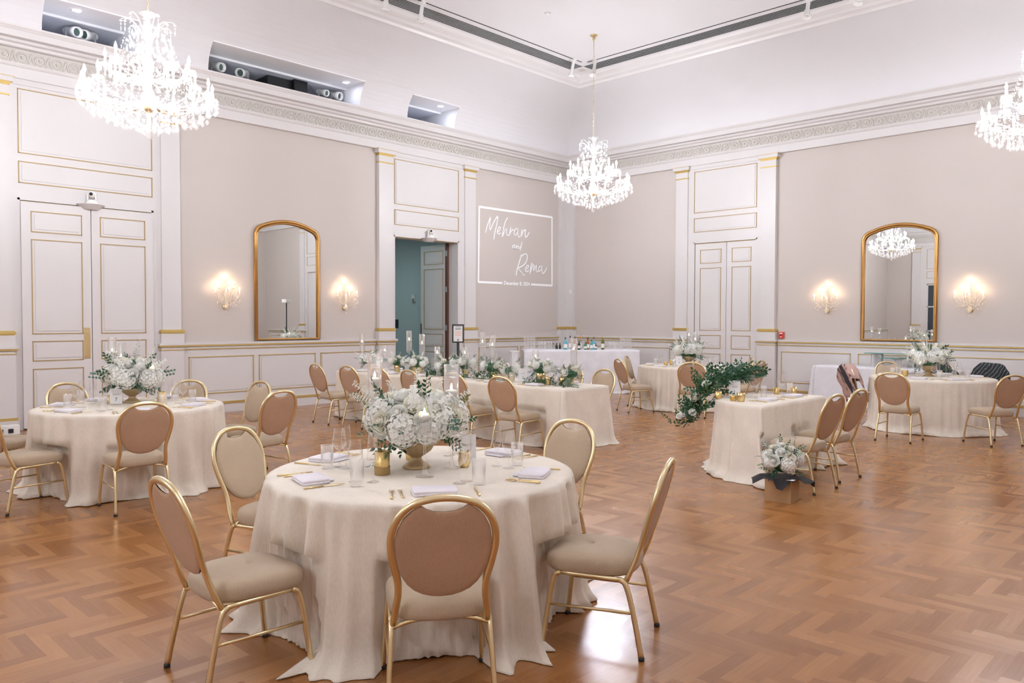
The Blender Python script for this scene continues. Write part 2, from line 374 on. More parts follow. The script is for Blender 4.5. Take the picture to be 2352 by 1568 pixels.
# right and front walls (seen only in the mirrors)
pilaster(RWL, 23, 1.9, 2.2); pilaster(RWL, 24, 4.2, 4.5); overdoor(RWL, 25, 2.2, 4.2, 2.4, 4.0, 3.31, .0)
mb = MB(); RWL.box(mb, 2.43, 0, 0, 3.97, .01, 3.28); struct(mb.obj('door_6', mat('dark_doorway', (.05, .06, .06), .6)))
pilaster(FWL, 26, 3.8, 4.15); pilaster(FWL, 27, 1.1, 1.45); overdoor(FWL, 28, 1.45, 3.8, 1.7, 3.55, 3.31, .0)
wainscot(FWL, 29, 4.2, RW, [(4.9, 7), (7.2, 9.3), (9.5, 11.6)]); wainscot(RWL, 30, 4.55, -RL, [(4.8, 7), (7.2, 9.4), (9.6, 12), (12.2, 15)])
mb = MB(); FWL.box(mb, 1.73, 0, 0, 3.52, .01, 3.28); wn = struct(mb.obj('window_1', mat('night_glass', (.04, .055, .07), .1)))
mb = MB()
for z in (.02, 1.1, 2.2, 3.2): FWL.box(mb, 1.73, .01, z, 3.52, .04, z + .05)
for s in (1.73, 2.6, 3.47): FWL.box(mb, s, .01, 0, s + .05, .04, 3.28)
mb.obj('window_bars', WHITE, wn)
# corridor behind the open door
mb = MB(); mb.box(-5.2, -2.9, 0, -.36, -2.7, 3.7); mb.box(-5.3, -7.2, 0, -5.1, -2.7, 3.7); mb.box(-5.2, -7.3, 0, -.36, -7.1, 3.7); struct(mb.obj('wall_corridor', TEAL))
mb = MB(); mb.box(-5.3, -7.3, 3.62, -.36, -2.7, 3.8); struct(mb.obj('ceiling_corridor', TEAL))
t = thing('corridor_thermostat', 'small white device on the teal corridor wall behind the open door', 'wall device', (-2.51, -2.9, 2.12))  # thermostat on the corridor wall
MB().box(-.07, -.03, -.09, .07, 0, .09).obj('wall_plate', OFFW, t, bevel=.005); MB().box(-.02, -.055, -.12, .045, -.03, -.01).obj('knob', GREY, t)
o = MB().box(-.16, -.015, -.11, .16, 0, .11).obj('wall_plaque', DARK, loc=(-3.3, -2.9, 1.48)); tag(o, 'small black sign plaque on the teal corridor wall', 'plaque')
# ---------------- cornice (entablature), cove, ceiling ----------------
CPROF = [(.0, 4.98), (.10, 4.98), (.10, 5.13), (.115, 5.14), (.13, 5.165), (.13, 5.18), (.06, 5.185), (.05, 5.395), (.13, 5.40), (.14, 5.415), (.15, 5.44), (.19, 5.455), (.20, 5.47), (.20, 5.49), (.30, 5.495), (.30, 5.585), (.31, 5.59), (.325, 5.61), (.34, 5.625), (.345, 5.65), (.0, 5.66)]
def sweep_room(prof, name, material, parent=None):
    corners = [(0, 0, 1, -1), (RW, 0, -1, -1), (RW, RL, -1, 1), (0, RL, 1, 1)]
    vs = []; fs = []; n = len(prof)
    for cx, cy, sx, sy in corners:
        for o_, z in prof: vs.append((cx + sx * o_, cy + sy * o_, z))
    for c in range(4):
        for i in range(n - 1):
            a, b = c * n + i, c * n + i + 1; c2 = ((c + 1) % 4) * n
            fs.append((a, c2 + i, c2 + i + 1, b))
    mb = MB().add(vs, fs, False); o = mb.obj(name, material, parent); return o
cor = struct(sweep_room(CPROF, 'trim_31', WHITE))
sweep_room([(.062, 5.185), (.054, 5.395)], 'frieze_band', FRIEZE, cor)
# guilloche ornament on the frieze
orn = MB(); 
for k in range(14):
    a = 2 * pi * k / 14
    for r0, rr in ((.062, .012), (.03, .014)): pass
orn.tube([(cos(2 * pi * k / 16) * .066, 0, sin(2 * pi * k / 16) * .066) for k in range(16)], .014, 5, closed=True)
orn.sphere((0, 0, 0), .026, 8, 4)
for sx in (-1, 1):
    orn.tube([(sx * (.07 + .05 * t), 0, -.085 * cos(pi * t) * .9) for t in (0, .25, .5, .75, 1)], [.006, .012, .015, .012, .006], 5)
    orn.tube([(sx * (.11 - .045 * t), 0, .085 * cos(pi * t) * .9) for t in (0, .3, .6, 1)], [.005, .01, .012, .006], 4)
om = MB(); pitch = .222
def add_orn(w, s0, s1):
    n = int((s1 - s0) / pitch)
    for i in range(n):
        s = s0 + (i + .5) * (s1 - s0) / n; b = len(om.v)
        vs = [w.fn(s + v[0], .064 + v[1], 5.285 + v[2]) for v in orn.v]; om.add(vs, orn.f)
add_orn(LW, .1, 14.6); add_orn(BW, .1, 12.6); add_orn(RWL, .1, 5.0)
om.obj('frieze_ornament', FRIEZE, cor)
# cove profile
CO, CZ0, CA, CB = 2.05, 5.65, 1.71, .93
def cove_pt(z):
    t = (z - CZ0) / CB; return CO - CA * sqrt(max(0, 1 - t * t))
zs = [5.64] + [CZ0 + CB * sin(pi / 2 * k / 18) for k in range(1, 19)]
ZN = 6.06; zs = sorted(set([z for z in zs if abs(z - ZN) > .03] + [ZN])); prof = [(cove_pt(max(z, CZ0)), z) for z in zs]
niches = [(4.10, 5.36), (6.50, 9.46), (10.6, 11.86)]   # s=-y on the left wall
mb = MB(); n = len(prof)
cs = [(0, 0, 1, -1), (RW, 0, -1, -1), (RW, RL, -1, 1), (0, RL, 1, 1)]
for c in range(3):
    a, b = cs[c], cs[c + 1]; vs = []
    for q in (a, b):
        for o_, z in prof: vs.append((q[0] + q[2] * o_, q[1] + q[3] * o_, z))
    mb.add(vs, [(i, n + i, n + i + 1, i + 1) for i in range(n - 1)])
cuts = sorted(set([v for nn in niches for v in nn]))
for i in range(n - 1):
    (o0, z0), (o1, z1) = prof[i], prof[i + 1]; segs = [(None, None)]
    edges = [('c0', o0, o1)] + cuts + [('c1', o0, o1)]
    st = [(o0, o1)] + [(s, s) for s in cuts] + [(-RL - o0, -RL - o1)]
    for k in range(len(st) - 1):
        sa, sb = st[k], st[k + 1]
        isn = any(abs(sa[0] - nn[0]) < 1e-6 and abs(sb[0] - nn[1]) < 1e-6 for nn in niches)
        if isn and z1 <= ZN + 1e-6: continue
        mb.add([(o0, -sa[0], z0), (o0, -sb[0], z0), (o1, -sb[1], z1), (o1, -sa[1], z1)], [(0, 1, 2, 3)])
cove = struct(mb.obj('ceiling_cove', CEIL))
# tray moulding and flat ceiling
TPROF = [(2.05, 6.575), (2.10, 6.56), (2.13, 6.60), (2.20, 6.62), (2.22, 6.66), (2.30, 6.70), (2.33, 6.75)]
struct(sweep_room(TPROF, 'trim_32', WHITE))
mb = MB(); mb.add([(2.3, -2.3, 6.75), (RW - 2.3, -2.3, 6.75), (RW - 2.3, RL + 2.3, 6.75), (2.3, RL + 2.3, 6.75)], [(0, 1, 2, 3)], False)
ceil = struct(mb.obj('ceiling', CEIL))
mb = MB()
for k in range(7):
    o_ = 2.42 + k * .045
    mb.box(o_, RL + 3, 6.742, o_ + .017, -2.42 - max(0, .30 - abs(o_ - 2.56) * 0) - .0, 6.752)
    mb.box(2.72, -o_ - .017, 6.742, RW - 2.72, -o_, 6.752)
mb.box(2.86, RL + 3, 6.742, 2.876, -2.95, 6.752); mb.box(2.95, -2.876, 6.742, RW - 3, -2.86, 6.752)
mb.obj('vent_slots', CEILDARK, ceil)
MB().box(2.40, -2.74, 6.74, 2.74, -2.40, 6.749).obj('corner_plate', WHITE, ceil)
MB().box(2.50, -2.64, 6.735, 2.64, -2.50, 6.742).obj('corner_rosette', BEIGE, ceil)
# niches
mbn = MB(); mbg = MB(); mbd = MB()
for a, b in niches:
    yo, y1 = -b, -a; o6 = cove_pt(ZN)
    mbn.box(-.12, yo, ZN, o6 + .02, y1, ZN + .02)                 # soffit
    for yy, e in ((yo, -.02), (y1, .02)):
        pf = [(cove_pt(max(z, CZ0)), z) for z in zs if z <= ZN + 1e-6]
        vs = [(x, yy, z) for x, z in pf] + [(-.9, yy, ZN), (-.9, yy, 5.62)]; mbn.add(vs, [tuple(range(len(vs)))], False)
    mbn.box(-.12, yo, ZN - .035, -.09, y1, ZN)
    mbg.box(-.92, yo, 5.6, -.9, y1, ZN); mbg.box(-.9, yo, ZN - .02, -.12, y1, ZN); mbg.box(-.9, yo, 5.60, .3, y1, 5.62)
struct(mbn.obj('trim_33', mat('niche_soffit_paint', (.78, .78, .80), .85))); struct(mbg.obj('wall_niche', NICHEG))
# ---------------- mirrors ----------------
def arch_outline(w, z0, zs_, zt, inset=0, n=8):
    hw = w / 2 - inset; zt = zt - inset; crown = lambda x: zt - .17 * (abs(x) / hw) ** 2
    xs = hw - .13; zc = crown(xs); zside = zt - .30; half = [(-hw, z0 + inset), (-hw, zside)]
    for k in range(1, n):
        t = k / n; p0, p1, p2 = Vector((-hw, zside)), Vector((-hw, zc - .04)), Vector((-xs, zc)); q = p0 * (1 - t) ** 2 + p1 * 2 * t * (1 - t) + p2 * t * t; half.append((q.x, q.y))
    for k in range(0, 9): x = lerp(-xs, 0, k / 8); half.append((x, crown(x)))
    return half + [(-x, z) for x, z in half[:-1][::-1]]
def mirror(loc, rz, label, w=1.33, h=2.18):
    t = thing('wall_mirror', label, 'mirror', loc, rz, None)
    out = arch_outline(w, 0, h - .44, h, .03)
    mb = MB(); mb.tube([(x, -.035, z) for x, z in out], .03, 8, closed=True, up=(0, 1, 0)); mb.tube([(x * .965, -.055, .035 + (z - .035) * .982) for x, z in out], .013, 6, closed=True, up=(0, 1, 0))
    mb.obj('frame', FRAME, t)
    inn = arch_outline(w, 0, h - .44, h, .035); k = len(inn)
    MB().add([(x, -.022, z) for x, z in inn], [tuple(range(k))], False).obj('mirror_glass', MIRROR, t)
    MB().add([(x, -.004, z) for x, z in inn], [tuple(range(k))[::-1]], False).obj('backing', BROWN, t)
    return t
mirror((0, -7.86, 1.205), R(90), 'arched gold-framed mirror on the wall between the left double door and the open doorway')
mirror((7.97, 0, 1.205), 0, 'arched gold-framed mirror showing a lit chandelier, above the white buffet table')
# ---------------- chandeliers ----------------
def flame_bulb(mb, c, s=1.0):
    mb.lathe([(.0006, 0), (.011 * s, .012 * s), (.016 * s, .03 * s), (.012 * s, .052 * s), (.005 * s, .072 * s), (.0005, .085 * s)], 7, c)
def crystal_chain(mb, p0, p1, sag, n, r=.008):
    for k in range(n):
        t = (k + .5) / n; x = lerp(p0[0], p1[0], t); y = lerp(p0[1], p1[1], t); z = lerp(p0[2], p1[2], t) - sag * 4 * t * (1 - t)
        mb.gem((x, y, z), r, r * 2.4, 4)
def chandelier_proto():
    rnd = random.Random(3)
    t = thing('chandelier', 'x', 'chandelier', (0, 0, 0), 0, None)   # origin at the ceiling; z down. bottom at -3.19
    Z = -6.75
    def zz(z): return z + Z
    MB().lathe([(.001, 0), (.07, 0), (.07, -.02), (.03, -.04), (.022, -.10), (.001, -.10)], 16).obj('canopy', CHAIRM, t)
    mb = MB(); mb.tube([(0, 0, -.10), (0, 0, -.36)], .006, 6)
    z = -.38; k = 0
    while z > zz(4.93):
        c = (0, 0, z); a = (k % 2) * pi / 2 + .3
        mb.tube([(cos(a) * .012 * cos(u), sin(a) * .012 * cos(u), z + .024 * sin(u)) for u in [2 * pi * q / 8 for q in range(8)]], .0035, 4, closed=True)
        z -= .037; k += 1
    mb.obj('chain', CHAIRM, t)
    # glass stem: stacked balusters
    mb = MB(); mb.lathe([(.012, zz(4.93)), (.03, zz(4.90)), (.02, zz(4.84)), (.035, zz(4.74)), (.05, zz(4.66)), (.022, zz(4.58)), (.03, zz(4.45)), (.06, zz(4.33)), (.03, zz(4.24)), (.03, zz(4.1)), (.07, zz(4.02)), (.085, zz(3.94)), (.05, zz(3.87)), (.02, zz(3.80)), (.03, zz(3.72)), (.01, zz(3.64))], 14)
    mb.obj('stem', CRYSTAL, t)
    mb = MB(); mb.lathe([(.09, zz(4.905)), (.088, zz(4.90)), (.05, zz(4.875)), (.02, zz(4.86)), (.001, zz(4.858))], 24); mb.obj('top_bowl', CRYSTAL, t)
    MB().lathe([(.001, zz(3.62)), (.018, zz(3.61)), (.032, zz(3.59)), (.032, zz(3.575)), (.02, zz(3.56)), (.001, zz(3.553))], 10, sm=False).obj('finial_ball', CRYSTAL, t)
    MB().lathe([(.05, zz(3.93)), (.055, zz(3.92)), (.05, zz(3.86)), (.02, zz(3.84))], 12).obj('hub', BRASS, t)
    armm = {}
    def arm(tier, r, zp, zdip, z0, bulbz):
        am = MB(); pts = []
        for k in range(15):
            u = k / 14; x = .05 + (r - .05) * u; 
            z = lerp(z0, zp - .03, u) - zdip * sin(pi * u) * (1 - .3 * u) - (.0 if u < .8 else 0)
            pts.append((x, 0, zz(z)))
        am.tube(pts, [.009 - .003 * (k / 14) for k in range(15)], 6)
        pan = MB(); pan.lathe([(.012, -.035), (.02, -.02), (.05, -.004), (.062, .008), (.055, .006), (.012, 0)], 10, (r, 0, zz(zp)))
        for k in range(8):
            a = 2 * pi * k / 8; cx, cy = r + .058 * cos(a), .058 * sin(a)
            pan.gem((cx, cy, zz(zp) - .008), .007, .016, 4); pan.gem((cx, cy, zz(zp) - .035), .012, .05, 4)
        pan.gem((r, 0, zz(zp) - .06), .008, .02, 4)
        pan.gem((r, 0, zz(zp) - .095), .01, .06, 4)
        cn = MB(); cn.lathe([(.011, 0), (.011, .085), (.001, .087)], 8, (r, 0, zz(zp)))
        bl = MB(); flame_bulb(bl, (r, 0, zz(zp) + .085), 1.05)
        return am.mesh('arm'), pan.mesh('drip_pan'), cn.mesh('candle_tube'), bl.mesh('bulb')
    for tier, cnt, r, zp, zdip, z0, off in ((0, 16, .645, 4.045, .10, 3.96, 0), (1, 9, .42, 4.30, .06, 4.20, .2)):
        A, P, Cn, B = arm(tier, r, zp, zdip, z0, 0)
        for me, mt in ((A, CRYSTAL), (P, CRYSTAL), (Cn, CANDLEW), (B, BULBM)): me.materials.append(mt)
        for k in range(cnt):
            a = 2 * pi * k / cnt + off
            ao = inst('arm', A, t, rot=(0, 0, a)); inst('drip_pan', P, ao); inst('candle_tube', Cn, ao); inst('bulb', B, ao)
    # lower basket of pendants
    mb = MB(); 
    for ring, (r, z, cnt, gs) in enumerate(((.69, 3.93, 30, .022), (.62, 3.86, 30, .024), (.54, 3.81, 26, .025), (.45, 3.77, 24, .024), (.36, 3.74, 20, .024), (.27, 3.71, 16, .02), (.18, 3.68, 14, .018), (.12, 3.65, 12, .016), (.06, 3.645, 6, .014))):
        for k in range(cnt):
            a = 2 * pi * k / cnt + rnd.uniform(-.05, .05); rr = r + rnd.uniform(-.02, .02); dz = rnd.uniform(-.02, .02)
            x, y = rr * cos(a), rr * sin(a)
            mb.gem((x, y, zz(z) + dz), gs, gs * 3.0, 6); mb.gem((x, y, zz(z) + dz + gs * 2.2), gs * .45, gs, 4); mb.gem((x, y, zz(z) + dz + gs * 3.2), gs * .4, gs * .9, 4)
    o = mb.obj('pendant_crystals', CRYSTAL, t); o['kind'] = 'stuff'
    mb = MB()
    for k in range(16):
        a = 2 * pi * k / 16; a2 = 2 * pi * (k + 1) / 16
        crystal_chain(mb, (.64 * cos(a), .64 * sin(a), zz(4.03)), (.64 * cos(a2), .64 * sin(a2), zz(4.03)), .07, 9)
        crystal_chain(mb, (.6 * cos(a), .6 * sin(a), zz(4.0)), (.12 * cos(a), .12 * sin(a), zz(3.72)), .03, 16)
        crystal_chain(mb, (.24 * cos(a), .24 * sin(a), zz(4.62)), (.40 * cos(a), .40 * sin(a), zz(4.27)), .07, 10)
        crystal_chain(mb, (.1 * cos(a), .1 * sin(a), zz(4.3)), (.6 * cos(a), .6 * sin(a), zz(4.05)), .10, 12)
    # crown: curled arms with drops
    for k in range(12):
        a = 2 * pi * k / 12; r = .24 if k % 2 else .27; top = 4.80 if k % 2 else 4.84
        pts = [(.03 + (r - .03) * u, 0, zz(4.62 + (top - 4.62) * sin(pi * .62 * u) ** 1.0)) for u in [q / 8 for q in range(9)]]
        b0 = len(mb.v); mb.tube(pts, .006, 4); 
        mb.gem((r, 0, zz(top) - .03), .02, .03, 5); mb.gem((r, 0, zz(top) - .065), .012, .03, 4); mb.gem((r, 0, zz(top) - .11), .010, .07, 4)
        mb.xf(Matrix.Rotation(a, 4, 'Z'), b0)
    for z, r, cnt in ((4.74, .16, 14), (4.68, .20, 16), (4.60, .22, 18), (4.52, .2, 18), (4.44, .19, 18), (4.36, .22, 18), (4.26, .2, 14), (4.16, .28, 14), (3.9, .3, 14)):
        for k in range(cnt):
            a = 2 * pi * k / cnt + rnd.random() * .3; rr = r * rnd.uniform(.75, 1.1)
            mb.gem((rr * cos(a), rr * sin(a), zz(z) + rnd.uniform(-.03, .03)), .015, rnd.uniform(.04, .08), 5)
    o = mb.obj('crystal_strands', CRYSTAL, t); o['kind'] = 'stuff'
    return t
ch0 = chandelier_proto(); ch0.location = (4.0, -11.82, 6.75); ch0['label'] = 'large lit crystal chandelier hanging in front of the closed double door on the left'
dup(ch0, (3.96, -3.95, 6.75), .3, 'lit crystal chandelier on a long chain in the far corner, right of the lettering')
dup(ch0, (10.86, -4.05, 6.75), .7, 'lit crystal chandelier cut off by the edge of the picture above the draped chairs')
dup(ch0, (10.86, -11.82, 6.75), .5, 'unseen lit crystal chandelier overhead in front of the camera, lighting the foreground')  # unseen fourth corner of the chandelier grid, included to light the foreground
dup(ch0, (4.0, -19.6, 6.75), .1, 'unseen lit crystal chandelier added behind the camera for foreground light, front left of the room')  # unseen, added to light the table fronts from behind the camera
dup(ch0, (10.86, -19.6, 6.75), .9, 'unseen lit crystal chandelier added behind the camera for foreground light, front right of the room')  # second unseen one of the added row that lights the foreground
# ---------------- wall sconces ----------------
def sconce_proto():
    rnd = random.Random(5); t = thing('wall_sconce', 'x', 'wall sconce')   # origin on the wall; +(-y) outwards
    mb = MB(); mb.lathe([(.001, 0), (.035, 0), (.045, .01), (.03, .02), (.001, .02)], 12); mb.xf(Matrix.Rotation(pi / 2, 4, 'X'))
    mb.obj('backplate', BRASS, t, loc=(0, 0, -.22))
    MB().lathe([(.001, -.27), (.03, -.25), (.04, -.22), (.02, -.18), (.015, -.1), (.03, -.02), (.02, .06), (.012, .16), (.02, .2), (.001, .21)], 10, (0, -.06, 0)).obj('stem', CRYSTALW, t)
    MB().gem((0, -.06, -.31), .018, .04, 6).obj('ball_drop', CRYSTALW, t)
    spec = [(0, -.06, .22, 1)] + [(sin(a) * .13, -.06 - cos(a) * .10, .10, 1) for a in (-1.35, 0, 1.35)] + [(sin(a) * .23, -.06 - cos(a) * .16, .0, 1) for a in (-1.25, -.1, 1.25)]
    for x, y, z, s in spec:
        ao = MB().tube([(0, -.06, -.12), (x * .5, -.06 + (y + .06) * .5, min(-.14, z - .15)), (x * .85, -.06 + (y + .06) * .85, z - .06), (x, y, z - .02)], .006, 5).lathe([(.005, -.02), (.028, -.006), (.032, 0), (.006, 0)], 8, (x, y, z)).obj('arm', CRYSTALW, t)
        MB().lathe([(.008, 0), (.008, .065), (.001, .066)], 6, (x, y, z)).obj('candle_tube', CANDLEW, ao)
        b = MB(); flame_bulb(b, (x, y, z + .064), .7); b.obj('bulb', SBULB, ao)
    mb = MB()
    for k in range(90):
        a = rnd.uniform(-1.5, 1.5); rr = rnd.uniform(.03, .25); z = rnd.uniform(-.22, .0) + (.25 - rr) * rnd.uniform(0, .9) * .8
        z -= (0 if rr < .15 else 0)
        mb.gem((sin(a) * rr, -.06 - cos(a) * rr * .7, z - .0 - (.25 - rr) * .25), .008, rnd.uniform(.02, .045), 4)
    o = mb.obj('crystal_drops', CRYSTALW, t); o['kind'] = 'stuff'
    return t
sc0 = sconce_proto(); sc0.location = (0, -9.05, 2.02); sc0.rotation_euler = (0, 0, R(90)); sc0['label'] = 'lit crystal candle sconce between the white pilaster and the left side of the left mirror'
dup(sc0, (0, -6.64, 2.03), R(90), 'lit crystal candle sconce on the wall right of the left mirror')
dup(sc0, (6.67, 0, 2.0), 0, 'lit crystal candle sconce between the red fire alarm and the right mirror')
dup(sc0, (9.14, 0, 2.0), 0, 'lit crystal candle sconce nearest the right edge of the picture')
# ---------------- banquet chairs ----------------
def smoothpath(pts, n=6, closed=False):
    P = [Vector(p) for p in pts]; out = []; k = len(P)
    for i in range(k if closed else k - 1):
        p0 = P[(i - 1) % k] if closed or i > 0 else P[0] * 2 - P[1]
        p1 = P[i]; p2 = P[(i + 1) % k]; p3 = P[(i + 2) % k] if closed or i < k - 2 else p2 * 2 - p1
        for j in range(n):
            t = j / n
            out.append(.5 * ((2 * p1) + (p2 - p0) * t + (2 * p0 - 5 * p1 + 4 * p2 - p3) * t * t + (3 * p1 - p0 - 3 * p2 + p3) * t ** 3))
    if not closed: out.append(P[-1])
    return out
def hoop_y(z): return -.165 - .178 * max(0, (z - .36) / .55) ** .85
HOOP = [(.192, .36), (.186, .43), (.176, .50), (.178, .56), (.194, .63), (.205, .69), (.207, .745), (.195, .80), (.168, .848), (.125, .885), (.065, .905), (0, .911)]
def chair_proto():
    t = thing('banquet_chair', 'x', 'chair')
    half = HOOP; full = [(x, hoop_y(z), z) for x, z in half] + [(-x, hoop_y(z), z) for x, z in half[:-1][::-1]]
    MB().tube(smoothpath(full, 3), .0125, 8, rx=1.25, up=(0, -1, .3)).obj('back_hoop', CHAIRM, t)
    # padded oval back: outline inset from the hoop, dipped top for the grip slot
    def pad_outline(inset):
        right = [(0, .483), (.04, .486), (.078, .497), (.112, .515), (.142, .545), (.166, .585), (.183, .63), (.191, .68), (.192, .735), (.182, .785), (.158, .832), (.13, .860), (.103, .879), (.088, .880), (.072, .868), (.045, .857), (0, .852)]
        return [(x * 1.0, z) for x, z in right] + [(-x, z) for x, z in right[1:-1][::-1]]
    def pad(yoff, bulge, name, m_, flip):
        O = pad_outline(.014); k = len(O); mb = MB(); cz = .675; rings = [(1.0, 0), (.97, .5), (.88, .82), (.6, .97), (.25, 1.0)]
        vs = []; fs = []
        for sc, b in rings:
            for x, z in O:
                xx = x * sc; zz = cz + (z - cz) * sc; vs.append((xx, hoop_y(zz) + yoff + bulge * b, zz))
        vs.append((0, hoop_y(cz) + yoff + bulge, cz))
        for r_ in range(len(rings) - 1):
            for a in range(k):
                b_ = (a + 1) % k; q = (r_ * k + a, r_ * k + b_, (r_ + 1) * k + b_, (r_ + 1) * k + a); fs.append(q if flip else q[::-1])
        for a in range(k):
            b_ = (a + 1) % k; q = ((len(rings) - 1) * k + a, (len(rings) - 1) * k + b_, len(rings) * k); fs.append(q if flip else q[::-1])
        mb.add(vs, fs); return mb.obj(name, m_, t)
    pad(.004, .022, 'backrest', FRONTF, True); pad(-.002, -.010, 'back_panel', BACKF, False)
    # seat
    mb = MB(); n = 40; prof = [(.93, .372), (.985, .385), (1.0, .405), (.995, .43), (.96, .449), (.88, .461), (.7, .468), (.4, .472), (.0, .473)]
    vs = []; fs = []
    for s, z in prof:
        for k in range(n):
            a = 2 * pi * k / n; e = .62; cx = abs(cos(a)) ** e * (1 if cos(a) >= 0 else -1); sy = abs(sin(a)) ** e * (1 if sin(a) >= 0 else -1)
            w = .218 + .012 * sy; y = .03 + .232 * sy
            vs.append((cx * w * s, .03 + (y - .03) * s, z - (.012 * max(0, sy) ** 2 if z > .44 else 0)))
    for i in range(len(prof) - 1):
        for k in range(n):
            k2 = (k + 1) % n; fs.append((i * n + k, i * n + k2, (i + 1) * n + k2, (i + 1) * n + k))
    fs.append(tuple(range(n))[::-1]); mb.add(vs, fs); mb.obj('seat', SEATF, t)
    for s in (-1, 1):
        rear = smoothpath([(s * .219, -.246, .008), (s * .213, -.222, .13), (s * .206, -.19, .27), (s * .203, -.165, .345), (s * .202, -.14, .366)], 4)
        front = smoothpath([(s * .229, .239, .008), (s * .222, .222, .14), (s * .213, .203, .28), (s * .205, .185, .352), (s * .203, .155, .372)], 4)
        for pth, nm in ((rear, 0), (front, 1)):
            lg = MB().tube(pth, .0118, 8, rx=1.1).obj('leg', CHAIRM, t)
            MB().lathe([(.001, 0), (.015, 0), (.015, .016), (.012, .02), (.001, .02)], 8, tuple(Vector(pth[0]) - Vector((0, 0, .008)))).obj('foot_glide', RUBBER, lg)
        MB().tube(smoothpath([(s * .202, -.145, .366), (s * .203, 0, .369), (s * .203, .16, .372)], 3), .0115, 8).obj('seat_rail', CHAIRM, t)
        MB().tube([(s * .209, -.205, .215), (s * .2185, .212, .215)], .0075, 6).obj('side_stretcher', CHAIRM, t)
    MB().tube(smoothpath([(-.203, -.165, .345), (-.12, -.168, .372), (0, -.169, .381), (.12, -.168, .372), (.203, -.165, .345)], 4), .009, 6, rx=1.2).obj('rear_rail', CHAIRM, t)
    MB().tube([(-.2, .17, .36), (.2, .17, .36)], .008, 6).obj('front_rail', CHAIRM, t)
    return t
T5, T6, T7, T8 = (9.42, -12.45), (5.17, -2.75), (4.93, -12.38), (9.27, -2.6)
def toward(c, x, y): return atan2(-(c[0] - x), (c[1] - y))
def by_top(tx, ty, c):
    a = toward(c, tx, ty); return (tx - .343 * sin(a), ty + .343 * cos(a), a)
CH = [
 ('c1', by_top(10.53, -13.25, T5), 'chair nearest the camera, its brown oval back turned to us, at the nearest round table', 'T5'),
 ('c2', (9.43, -13.54, R(-2)), 'chair seen side-on at the front left of the nearest round table, facing right', 'T5'),
 ('c3', by_top(8.14, -12.93, T5), 'chair facing us at the back left of the nearest round table', 'T5'),
 ('c4', by_top(9.43, -11.13, T5), 'chair facing us behind the right side of the nearest round table', 'T5'),
 ('c5', (10.41, -12.1, R(114)), 'chair seen side-on at the front right of the nearest round table, facing left', 'T5'),
 ('7a', (5.93, -12.71, R(85)), 'chair with its brown back to us, in the middle front of the left round table', 'T7'),
 ('7b', (5.25, -13.36, R(12)), 'chair cut by the left picture edge, pushed up to the left round table', 'T7'),
 ('7c', (4.15, -13.3, R(-40)), 'chair half outside the left picture edge, only its seat showing behind another seat', 'T7'),
 ('7d', by_top(3.71, -12.6, T7), 'chair behind the left round table, before the double door, only its back showing', 'T7'),
 ('7e', by_top(4.23, -11.49, T7), 'chair behind the left round table, before the wainscot, only its back top showing', 'T7'),
 ('7f', (4.98, -11.36, R(186)), 'chair facing us at the right side of the left round table', 'T7'),
 ('7g', (5.75, -11.49, R(101)), 'chair with a blue tape mark under it, right of the left round table', 'T7'),
 ('l1', (2.44, -8.46, R(-1)), 'first chair from the left along the near side of the long table', 'LT'),
 ('l2', (3.16, -8.40, R(5)), 'second chair from the left along the near side of the long table', 'LT'),
 ('l3', (3.88, -8.36, R(2)), 'third chair from the left, half behind a tall glass candle vase, at the long table', 'LT'),
 ('l4', (4.55, -8.34, R(-2)), 'fourth chair from the left along the near side of the long table, above the bouquet', 'LT'),
 ('l5', (5.38, -8.31, R(3)), 'fifth chair from the left along the near side of the long table', 'LT'),
 ('l6', (6.22, -8.31, R(4)), 'last chair on the right along the near side of the long table', 'LT'),
 ('l7', (6.27, -6.98, R(176)), 'chair facing us behind the right end of the long table', 'LT'),
 ('m1', (4.03, -6.78, R(178)), 'far-side chair mostly hidden by flowers at the middle of the long table', 'LT'),
 ('m2', (5.55, -6.75, R(182)), 'far-side chair whose hoop shows between flowers near the right end of the long table', 'LT'),
 ('6a', (4.89, -3.91, R(-27)), 'chair at the left of the far round table by the bar, back toward us', 'T6'),
 ('6b', by_top(4.14, -3.15, T6), 'chair at the far round table, just behind another chair, beside the bar', 'T6'),
 ('6c', (5.99, -3.88, R(30)), 'chair with its back to us before the far round table, left of the green garland', 'T6'),
 ('6d', by_top(6.11, -1.99, T6), 'chair facing us at the far right of the far round table, beside the pilaster', 'T6'),
 ('6e', by_top(6.71, -2.86, T6), 'chair with its back to us right of the far round table, partly behind the garland', 'T6'),
 ('1a', (9.64, -7.97, R(86)), 'nearer of the two chairs at the half-round table, behind the flower box', 'T1'),
 ('1b', (9.60, -7.26, R(85)), 'farther of the two chairs at the half-round table', 'T1'),
 ('8a', (9.31, -4.14, 0), 'chair with its back to us before the left part of the right round table', 'T8'),
 ('8b', (8.55, -1.9, R(222)), 'chair facing us behind the right round table, only its top rim showing', 'T8'),
 ('8c', (10.29, -3.61, R(52)), 'chair at the right picture edge, back to us, at the right round table', 'T8'),
 ('8d', (8.42, -2.76, R(-48)), 'chair under a pink and grey shawl at the left of the right round table', 'T8'),
 ('8e', (8.98, -1.50, R(176)), 'chair under a black jacket behind the flowers of the right round table', 'T8'),
 ('8f', (9.60, -1.58, R(158)), 'chair under a patterned black coat behind the right of the right round table', 'T8'),
]
GR = {'T5': 'chairs at the nearest round table', 'T7': 'chairs at the left round table', 'LT': 'chairs at the long table', 'T6': 'chairs at the far round table', 'T1': 'chairs at the half-round table', 'T8': 'chairs at the right round table'}
chairs = {}
ch = chair_proto()
